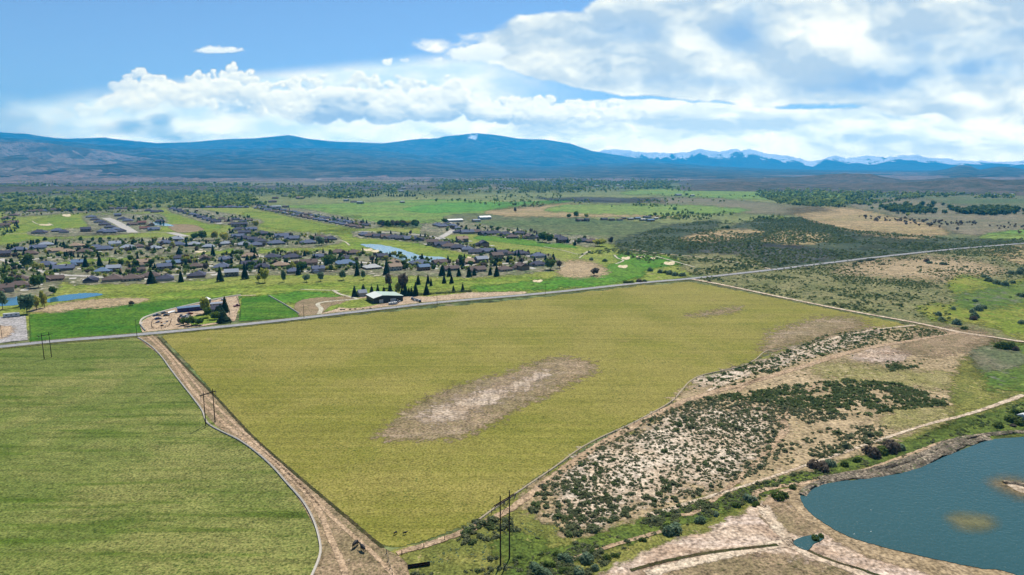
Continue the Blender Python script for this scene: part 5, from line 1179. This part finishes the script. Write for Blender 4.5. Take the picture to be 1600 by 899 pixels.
def upole(x, y, h, label):
    e = empty('utility_pole', P(x, y), A0+.5*math.pi); tag(e, label, 'utility pole', 'single poles along the county road')
    q = MB(); q.tube((0,0,-.2), (0,0,h), .17, .11, 8); q.build('pole', woodM, e)
    q = MB(); q.box(-1.2, 1.2, .12, .22, h-.7, h-.56); q.build('crossarm', woodM, e)
    for xx in (-1.05, -.4, .4, 1.05):
        q = MB(); q.tube((xx, .17, h-.56), (xx, .17, h-.34), .06, .05, 6); q.build('insulator', insM, e)
for x, y, h, l in [(214,527,12,'single utility pole at the corner where the dirt track meets the road'), (360,507,11,'utility pole by the road in front of the farm yard conifer'), (475,498,11,'utility pole by the road at the dirt drive entrance'), (683,476,11,'utility pole by the road right of the parked cars'), (852,461,10,'utility pole on the golf side of the road below the bunkers'), (3,529,9,'short pole standing on the gravel lot at the far left')]: upole(x, y, h, l)

# ------------------------------------------------------------------ ditches with concrete lining, fence posts
concM = simple('ditch_concrete', K(206,198,184), .8, .2, var=.12, scale=1.5)
railM = simple('pale_earth_lining', K(196,180,150), .9, .1, var=.15, scale=1.0)
def channel(pts, w, label, h=.35, m=None):
    o = ribbon('irrigation_ditch', pts, w, m or concM, 7, n=8, step=3, prof=[(-1,-.02),(-.8,h),(-.55,h),(-.25,.06),(.25,.06),(.55,h),(.8,h),(1,-.02)], kind=None)
    if 'kind' in o: del o['kind']
    tag(o, label, 'irrigation ditch')
channel([(215,528),(235,541),(252,558),(268,580),(285,602),(303,625),(316,643),(324,662),(345,675),(372,688),(398,706),(425,730),(448,756),(474,786),(490,815),(499,845),(500,868),(488,899),(470,935)], .72, 'white concrete irrigation ditch along the left edge of the dirt track')
channel([(742,818),(790,783),(830,756),(868,730),(905,703),(940,684),(985,664),(1030,640),(1052,626),(1066,610),(1078,597),(1095,588),(1120,582),(1160,573),(1180,563),(1196,550),(1220,546)], .6, 'thin pale concrete ditch along the curved right edge of the hay field', .25, railM)
channel([(218,508),(222,500),(235,494),(262,486),(300,477),(345,467),(376,462)], .9, 'white rail line curving along the top of the farm yard', .9)
channel([(222,506),(220,509),(227,518)], .9, 'short white rail at the left tip of the farm yard', .9)
channel([(420,463),(445,477),(467,491)], .8, 'pale fence line down the right side of the small green paddock', .7)
postM = simple('fence_post', K(92,76,60), .9, .1)
def posts(pts, every, h, r, label, group, wire=False, name='fence_post', rail=False):
    sp = smooth_poly(pts, 6, closed=False); w = np.stack(Pn(sp[:, 0], sp[:, 1]), -1)
    d = np.r_[0, np.cumsum(np.hypot(*np.diff(w, axis=0).T))]; n = int(d[-1]/every)+1
    e = empty('fence', (w[0][0], w[0][1], 0)); tag(e, label, 'fence', group)
    q0 = None
    for i in range(min(n, 90)):
        x = np.interp(i*every, d, w[:, 0])-w[0][0]; y = np.interp(i*every, d, w[:, 1])-w[0][1]
        q = MB(); q.tube((x, y, -.1), (x, y, h), r, r*.85, 6); q.build('post', postM, e)
        if q0 is not None:
            for z in (h*.9, h*.55): WB.tube((q0[0], q0[1], z), (x, y, z), .012 if not rail else .05, None, 4)
        else: WB = MB()
        q0 = (x, y)
    WB.build('rail' if rail else 'wire', steelM if not rail else postM, e)
posts([(628,867),(700,842),(742,822),(790,787),(868,734),(940,688),(1030,644),(1066,614),(1095,591),(1160,577)], 7, 1.3, .13, 'sparse post and wire fence along the curved edge of the hay field', None)
posts([(604,866),(607,880),(612,899),(618,920)], 4, 1.5, .14, 'post and wire fence running down from the bottom corner of the hay field', None)
posts([(45,491),(47,510),(49,535)], 5, 1.5, .1, 'fence between the gravel lot and the bright hay', None)
posts([(500,493),(560,487),(640,479),(700,474)], 6, 1.4, .1, 'roadside fence below the metal shed', None)
posts([(0,541),(60,536),(120,530),(200,523)], 8, 1.3, .1, 'roadside fence below the bright green hay', None)
posts([(370,466),(375,480),(376,498)], 4, 1.5, .12, 'fence at the right side of the farm yard', None)
posts([(252,496),(238,503),(240,515),(262,512),(268,500)], 3, 1.5, .13, 'small corral of rough rails in the farm yard', None, rail=True)

# ------------------------------------------------------------------ metal shed, cars, yard
def metal_shed():
    e = empty('metal_shed', P(601, 470), A0+.02); tag(e, 'wide dark metal shed with pale green low gabled roof beside the road', 'shed')
    dk = simple('shaded_green_metal', K(38,48,44), .5, .4); rf = simple('pale_green_roof', K(186,206,186), .5, .4, var=.06, scale=.3); wf = simple('white_roof_panel', K(236,238,226), .5, .4)  # near-black wall green: the shade on the walls is painted into the colour
    w, d, h = 25, 20, 4.6; rh = 1.9
    b = MB(); b.box(-w/2, w/2, -d/2, d/2, 0, h)
    b.add([(-w/2, -d/2, h), (w/2, -d/2, h), (-w*.2, -d/2, h+rh)], [(0, 1, 2)]); b.add([(-w/2, d/2, h), (w/2, d/2, h), (-w*.2, d/2, h+rh)], [(0, 2, 1)])
    b.build('wall', dk, e)
    xr = -w*.2
    for nm, x0, z0, x1, z1, m in (('roof', -w/2-.5, h+.05, xr, h+rh+.12, wf), ('roof', xr, h+rh+.12, w/2+.5, h+.05, rf)):
        q = MB(); y0, y1 = -d/2-.5, d/2+.5
        q.add([(x0,y0,z0),(x1,y0,z1),(x1,y1,z1),(x0,y1,z0),(x0,y0,z0+.14),(x1,y0,z1+.14),(x1,y1,z1+.14),(x0,y1,z0+.14)], [(0,3,2,1),(4,5,6,7),(0,1,5,4),(1,2,6,5),(2,3,7,6),(3,0,4,7)]); r = q.build(nm, m, e)
        tag(r, 'white left roof slope' if m is wf else 'pale green right roof slope')
    for x0, x1 in ((-8, -4.6), (1.5, 6.5)):
        q = MB(); q.box(x0, x1, -d/2-.08, -d/2+.1, .05, 3.2); q.build('door', garM, e)
    q = MB(); q.box(-w/2-.06, -w/2+.1, -4, 0, 1.2, 2.4); q.build('window', glassM, e)
metal_shed()
hut = shed('small_hut', 566, 463, 7, 6, 3.2, roofM['pale grey'], wallM[2], 'small white hut with a steep grey roof between conifers left of the metal shed', 'hut', rh=2.6)
tyreM = simple('tyre', (.02,.02,.02,1), .8, .2)
def make_car(kind, paint):
    e = empty('parked_car' if kind != 'pickup' else 'pickup_truck'); L = {'car': 4.6, 'pickup': 5.6, 'suv': 4.8}[kind]; W = 1.85
    hb = .95; ht = {'car': 1.45, 'pickup': 1.8, 'suv': 1.8}[kind]
    b = MB(); x = L/2
    prof = [(-x,.35),(-x,hb-.1),(-x+.1,hb),(x-1.2,hb),(x-.1,hb-.15),(x,.6),(x,.35)]
    n = len(prof); vs = [(a,-W/2,c) for a, c in prof]+[(a,W/2,c) for a, c in prof]
    b.add(vs, [tuple(range(n))[::-1], tuple(range(n,2*n))]+[(i,(i+1)%n,n+(i+1)%n,n+i) for i in range(n)][::1])
    b.build('body', paint, e)
    c0, c1 = {'car': (-x+.5, x-1.3), 'pickup': (-.5, x-1.5), 'suv': (-x+.1, x-1.3)}[kind]
    q = MB(); q.add([(c0,-W/2+.05,hb),(c1,-W/2+.05,hb),(c1,W/2-.05,hb),(c0,W/2-.05,hb),(c0+.45,-W/2+.22,ht-.05),(c1-.6,-W/2+.22,ht-.05),(c1-.6,W/2-.22,ht-.05),(c0+.45,W/2-.22,ht-.05)], [(0,1,5,4),(1,2,6,5),(2,3,7,6),(3,0,4,7)])
    q.build('window', glassM, e)
    q = MB(); q.box(c0+.42, c1-.57, -W/2+.19, W/2-.19, ht-.06, ht); q.build('roof', paint, e)
    for sx in (-1, 1):
        for sy in (-1, 1):
            q = MB(); q.tube((sx*(x-.9), sy*(W/2-.2), .34), (sx*(x-.9), sy*(W/2+.02), .34), .34, .34, 12); q.build('wheel', tyreM, e)
    return e
def paint(n, c): return simple('paint_'+n, c, .3, .5)
CARP = {'white': paint('white', K(230,230,230)), 'silver': paint('silver', K(170,176,184)), 'black': paint('black', K(36,36,42)), 'blue': paint('blue', K(54,70,120)), 'red': paint('red', K(140,30,34)), 'grey': paint('grey', K(100,104,112)), 'navy': paint('navy', K(40,44,84))}
def car(kind, colr, x, y, rz, label, group):
    c = make_car(kind, CARP[colr]); c.location = P(x, y)+Vector((0,0,.35)); c.rotation_euler = (0, 0, rz); tag(c, label, 'pickup' if kind == 'pickup' else 'car', group); return c
g = 'vehicles parked on the gravel right of the metal shed'
for i, (k, c, x, y, l) in enumerate([('suv','silver',644,468.3,'silver vehicle, leftmost of those parked right of the metal shed'),('car','navy',646.5,469.6,'dark blue car second from left right of the metal shed'),('pickup','white',648.5,470.4,'white pickup third from left right of the metal shed'),('car','grey',650.5,470.2,'grey car in the middle of the parked row by the shed'),('suv','silver',652.5,471.2,'silver car fourth from right in the parked row by the shed'),('car','white',654.2,471.4,'white car behind the last dark one by the shed'),('suv','black',656.5,472.6,'black vehicle, rightmost of those parked right of the metal shed')]):
    car(k, c, x, y, A0+1.2, l, g)
car('pickup', 'white', 621, 473, A0, 'white pickup at the right front corner of the metal shed', None)
car('pickup', 'black', 618.5, 474.5, A0+.3, 'black pickup in front of the metal shed', None)
def trailer(x, y, L, h, m, label, rz=A0, name='trailer', cat='trailer'):
    e = empty(name, P(x, y), rz); tag(e, label, cat)
    q = MB(); q.box(-L/2, L/2, -1.2, 1.2, .7, .7+h); b = q.build('body', m, e)
    q = MB(); q.box(-L/2-.05, L/2+.05, -1.28, 1.28, .7+h, .8+h); q.build('roof', whiteM, e)
    for s in (-1, 1):
        q = MB(); q.tube((L*.1, s*.95, .4), (L*.1, s*1.2, .4), .4, .4, 10); q.build('wheel', tyreM, e)
    q = MB(); q.box(L/2, L/2+1.3, -.08, .08, .55, .68); q.build('hitch', steelM, e)
    for k in range(3):
        q = MB(); q.box(-L*.35+k*L*.3, -L*.35+k*L*.3+1.2, -1.24, -1.15, 1.6, 2.3); q.build('window', glassM, e)
trailer(614, 476.5, 7, 1.4, whiteM, 'low white trailer parked at the roadside below the metal shed')
trailer(18, 496, 10, 2.4, whiteM, 'long white site trailer at the top of the gravel lot')
g = 'vehicles standing about in the farm yard'
for k, c, x, y, r, l in [('pickup','navy',245,494.5,.2,'navy pickup at the left end of the farm yard'),('car','blue',247,500,.3,'blue car below the navy pickup in the farm yard'),('car','grey',256,491,.6,'grey car right of the navy pickup in the farm yard'),('car','black',260,494.5,.2,'black car next to the white boat shape in the farm yard'),('car','white',292,495.5,1,'white car among junk in the farm yard middle'),('car','silver',288,497,.4,'silver car in the junk heap row'),('car','grey',283,495,1.5,'grey car leftmost of the junk row'),('car','red',297,492,.5,'red car just below the long blue trailer house'),('pickup','red',370,479.5,.4,'dark red pickup at the top right corner of the farm yard'),('car','white',349,470,.3,'white car at the upper gate of the farm yard'),('pickup','silver',331,481,.2,'silver pickup behind the yellow budding tree')]:
    car(k, c, x, y, A0+r, l, g)
e = empty('long_trailer_house', P(302, 486), A0+.08); tag(e, 'long violet blue trailer house with a pale roof in the farm yard', 'trailer house')
q = MB(); q.box(-11, 11, -2.6, 2.6, .3, 3.4); q.build('wall', simple('violet_blue_siding', K(62,56,120), .6, .3), e)
q = MB(); q.hip(-11, 11, -2.6, 2.6, 3.55, .9, .4, gable=True); q.build('roof', roofM['blue grey'], e)
for x in (-8, -4, 1, 5, 8.5):
    q = MB(); q.box(x-.7, x+.7, -2.66, -2.5, 1.5, 2.6); q.build('window', glassM, e)
e = empty('grain_bin', P(324, 476)); tag(e, 'round steel grain bin with a white cone roof in the farm yard', 'grain bin')
q = MB(); q.tube((0,0,0), (0,0,4.6), 2.9, 2.9, 24); q.build('wall', simple('corrugated_steel', K(120,124,130), .5, .4, metal=.4), e)
q = MB(); q.tube((0,0,4.6), (0,0,6.2), 3.1, .25, 24); q.tube((0,0,6.2), (0,0,6.5), .35, .3, 10); q.build('roof', whiteM, e)
q = MB(); q.box(-.5, .5, -3.0, -2.85, .3, 2.3); q.build('door', steelM, e)
shed('farmhouse', 337, 489, 11, 8, 3.4, roofM['charcoal'], wallM[4], 'dark roofed farmhouse under the tallest conifer in the farm yard', 'house', rh=2.4)
shed('lean_to', 338, 479, 9, 5, 2.6, roofM['pale grey'], wallM[5], 'small grey roofed shed right of the grain bin', 'shed')
e = empty('covered_boat', P(268, 489.5), A0+.7); tag(e, 'white covered boat on a trailer in the farm yard', 'boat')
q = MB(); q.add([(-3.6,-1,.9),(2,-1.1,.9),(4.2,0,1.1),(2,1.1,.9),(-3.6,1,.9),(-3.2,-.6,.4),(2,-.4,.4),(3.4,0,.6),(2,.4,.4),(-3.2,.6,.4),(-3.4,0,1.5),(1.5,0,1.9)],
    [(0,1,6,5),(1,2,7,6),(2,3,8,7),(3,4,9,8),(4,0,5,9),(5,6,7,8,9),(0,10,11,1),(1,11,2),(2,11,3),(3,11,10,4),(0,4,10)]); q.build('hull', whiteM, e)
for s in (-1, 1):
    q = MB(); q.tube((-.6, s*.9, .33), (-.6, s*1.1, .33), .33, .33, 10); q.build('wheel', tyreM, e)
rj = random.Random(9); junkC = [rustM, steelM, whiteM, woodM, roofM['slate'], CARP['grey']]
for i in range(26):
    x = rj.uniform(243, 263) if i < 10 else rj.uniform(276, 305); y = (rj.uniform(503, 511) if i < 10 else rj.uniform(492, 503))
    w = rj.uniform(.8, 2.6); h = rj.uniform(.5, 1.4); d = rj.uniform(.7, 1.6); q = MB(); q.box(-w/2, w/2, -d/2, d/2, 0, h*.7); q.box(-w*.3, w*.4, -d*.6, d*.2, h*.6, h)
    q.tube((-w*.4, d*.4, 0), (w*.45, d*.5, h*1.3), .12, .1, 6)
    o = q.build('junk_pile', junkC[i % 6]); o.location = P(x, y); o.rotation_euler = (0, 0, rj.uniform(0, 6)); pl = 'inside the rail corral' if i < 10 else 'left of the yellow tree'
    tag(o, f"small heap of scrap {pl} in the farm yard", 'scrap heap', f"scrap heaps {pl} in the farm yard")
def hedge(a, b, w, h, label):
    a = P(*a); b = P(*b); L = (b-a).length; n = int(L*38); r = np.random.RandomState(5); T = []
    for i in range(n):
        p = np.array([r.uniform(0, L), r.uniform(-w/2, w/2), r.uniform(.1, h)]); nn = r.normal(size=3)+np.array([0,0,.6]); nn /= np.linalg.norm(nn)
        t = np.cross(nn, r.normal(size=3)); t /= np.linalg.norm(t); u = np.cross(nn, t); s = r.uniform(.25, .5); T.append([p+t*s, p-t*s*.5+u*s*.8, p-t*s*.5-u*s*.8])
    me = mk('hedge', np.array(T)); o = link('hedge', me, darkbushM); o.location = a; o.rotation_euler = (0, 0, math.atan2(b.y-a.y, b.x-a.x)); tag(o, label, 'hedge')
hedge((652,462), (737,456), 1.8, 1.9, 'long low dark hedge behind the gravel, right of the metal shed')
rockM = simple('dark_rock', K(70,64,58), .9, .1, var=.3)
def rock(x, y, s, label, group):
    bm = bmesh.new(); bmesh.ops.create_icosphere(bm, subdivisions=2, radius=1)
    for v in bm.verts: v.co *= .75+.5*random.random(); v.co.z = max(v.co.z, -.3)*.7
    me = bpy.data.meshes.new('boulder'); bm.to_mesh(me); bm.free(); o = link('boulder', me, rockM); o.location = P(x, y)+Vector((0,0,.2*s)); o.scale = (s, s, s); tag(o, label, 'boulder', group)
for x in (533,537,547,555,567,579): rock(x, 485-(x-533)*.04, 1.1, 'dark boulder along the grass edge left of the metal shed', 'dark boulders left of the metal shed')
# white pump house at the right edge
pump = shed('pump_house', 1601, 660, 4.5, 4, 3.0, whiteM, whiteM, 'white pump house at the right edge above the lake', 'building', rh=1.0)
rock(1583, 667, 1.3, 'pale boulder left of the white pump house', None)
# feed bunk
e = empty('feed_bunk', P(637, 888), 0); e.rotation_euler = (0, 0, math.atan2(P(672,883).y-P(637,888).y, P(672,883).x-P(637,888).x)); tag(e, 'long dark feed bunk lying in the grass near the bottom edge', 'feed bunk')
bw = simple('tarred_wood', K(52,40,36), .9, .1); Lb = (P(672,883)-P(637,888)).length
q = MB(); q.add([(0,-.45,.75),(Lb,-.45,.75),(Lb,-.25,.3),(0,-.25,.3),(0,.25,.3),(Lb,.25,.3),(Lb,.45,.75),(0,.45,.75),(0,-.53,.75),(Lb,-.53,.75),(Lb,-.3,.22),(0,-.3,.22),(0,.3,.22),(Lb,.3,.22),(Lb,.53,.75),(0,.53,.75)],
    [(0,1,2,3),(3,2,5,4),(4,5,6,7),(9,8,11,10),(10,11,12,13),(13,12,15,14),(8,9,1,0),(14,15,7,6),(0,3,11,8),(3,4,12,11),(4,7,15,12),(1,9,10,2),(2,10,13,5),(5,13,14,6)]); q.build('trough', bw, e)
for x in np.linspace(.4, Lb-.4, 4):
    q = MB(); q.box(x-.1, x+.1, -.42, .42, 0, .22); q.build('leg', bw, e)
# ------------------------------------------------------------------ cattle
def cow_mesh(graze=True, scale=1.0):
    # skeleton: spine, neck, head, legs with hock and knee
    v = [(-.75,0,1.22,.33),(-.3,0,1.15,.40),(.2,0,1.12,.42),(.62,0,1.2,.36),(.92,0,1.25,.24)]
    e = [(0,1),(1,2),(2,3),(3,4)]
    def add(pt, par): v.append(pt); e.append((par, len(v)-1)); return len(v)-1
    if graze: n = add((1.12,0,.95,.17), 4); hd = add((1.26,0,.55,.13), n); mz = add((1.36,0,.26,.085), hd)
    else: n = add((1.15,0,1.4,.17), 4); hd = add((1.38,0,1.52,.14), n); mz = add((1.68,0,1.38,.085), hd)
    for s in (-1, 1):
        ear = add((v[hd][0]-.04, s*.25, v[hd][2]+.1, .035), hd)
        h = add((-.72, s*.17, .98, .17), 0); k = add((-.58, s*.18, .72, .11), h); ho = add((-.82, s*.18, .46, .06), k); f = add((-.76, s*.18, .08, .05), ho); add((-.70, s*.18, .03, .06), f)
        sh = add((.62, s*.17, .86, .14), 3); kn = add((.64, s*.18, .48, .07), sh); ff = add((.62, s*.18, .08, .05), kn); add((.67, s*.18, .03, .06), ff)
    t = add((-1.0,0,1.22,.05), 0); t2 = add((-1.08,0,.8,.03), t); add((-1.07,0,.52,.05), t2)
    me = bpy.data.meshes.new('cow'); me.from_pydata([p[:3] for p in v], e, []); o = bpy.data.objects.new('cow', me); COL.objects.link(o)
    m = o.modifiers.new('skin', 'SKIN'); m.use_smooth_shade = True
    for i, p in enumerate(v): me.skin_vertices[0].data[i].radius = (p[3], p[3])
    me.skin_vertices[0].data[2].use_root = True
    s = o.modifiers.new('sub', 'SUBSURF'); s.levels = 1; s.render_levels = 1
    dg = bpy.context.evaluated_depsgraph_get(); me2 = bpy.data.meshes.new_from_object(o.evaluated_get(dg)); bpy.data.objects.remove(o); me2.name = 'cow'
    me2.materials.clear(); me2.materials.append(hideM); return me2
hideM = simple('black_hide', (.012,.011,.012,1), .7, .3)
CG, CS = cow_mesh(True), cow_mesh(False)
for me_, x, y, rz, s, l in [(CG,555,856,1.15,1.25,'black cow at the dirt track, seen end on, left of the other cow'), (CS,567,862,2.3,1.25,'black cow to the right of the other cow on the dirt track'), (CG,617.5,836,.8,.62,'small black calf in the hay field, left of two'), (CS,632.5,836,.3,.62,'small black calf in the hay field, right of two')]:
    o = bpy.data.objects.new('cow', me_); COL.objects.link(o); o.location = P(x, y)+Vector((0,0,.12)); o.rotation_euler = (0,0,rz); o.scale = (s,s,s); tag(o, l, 'cow', 'black cattle at the bottom corner of the field')
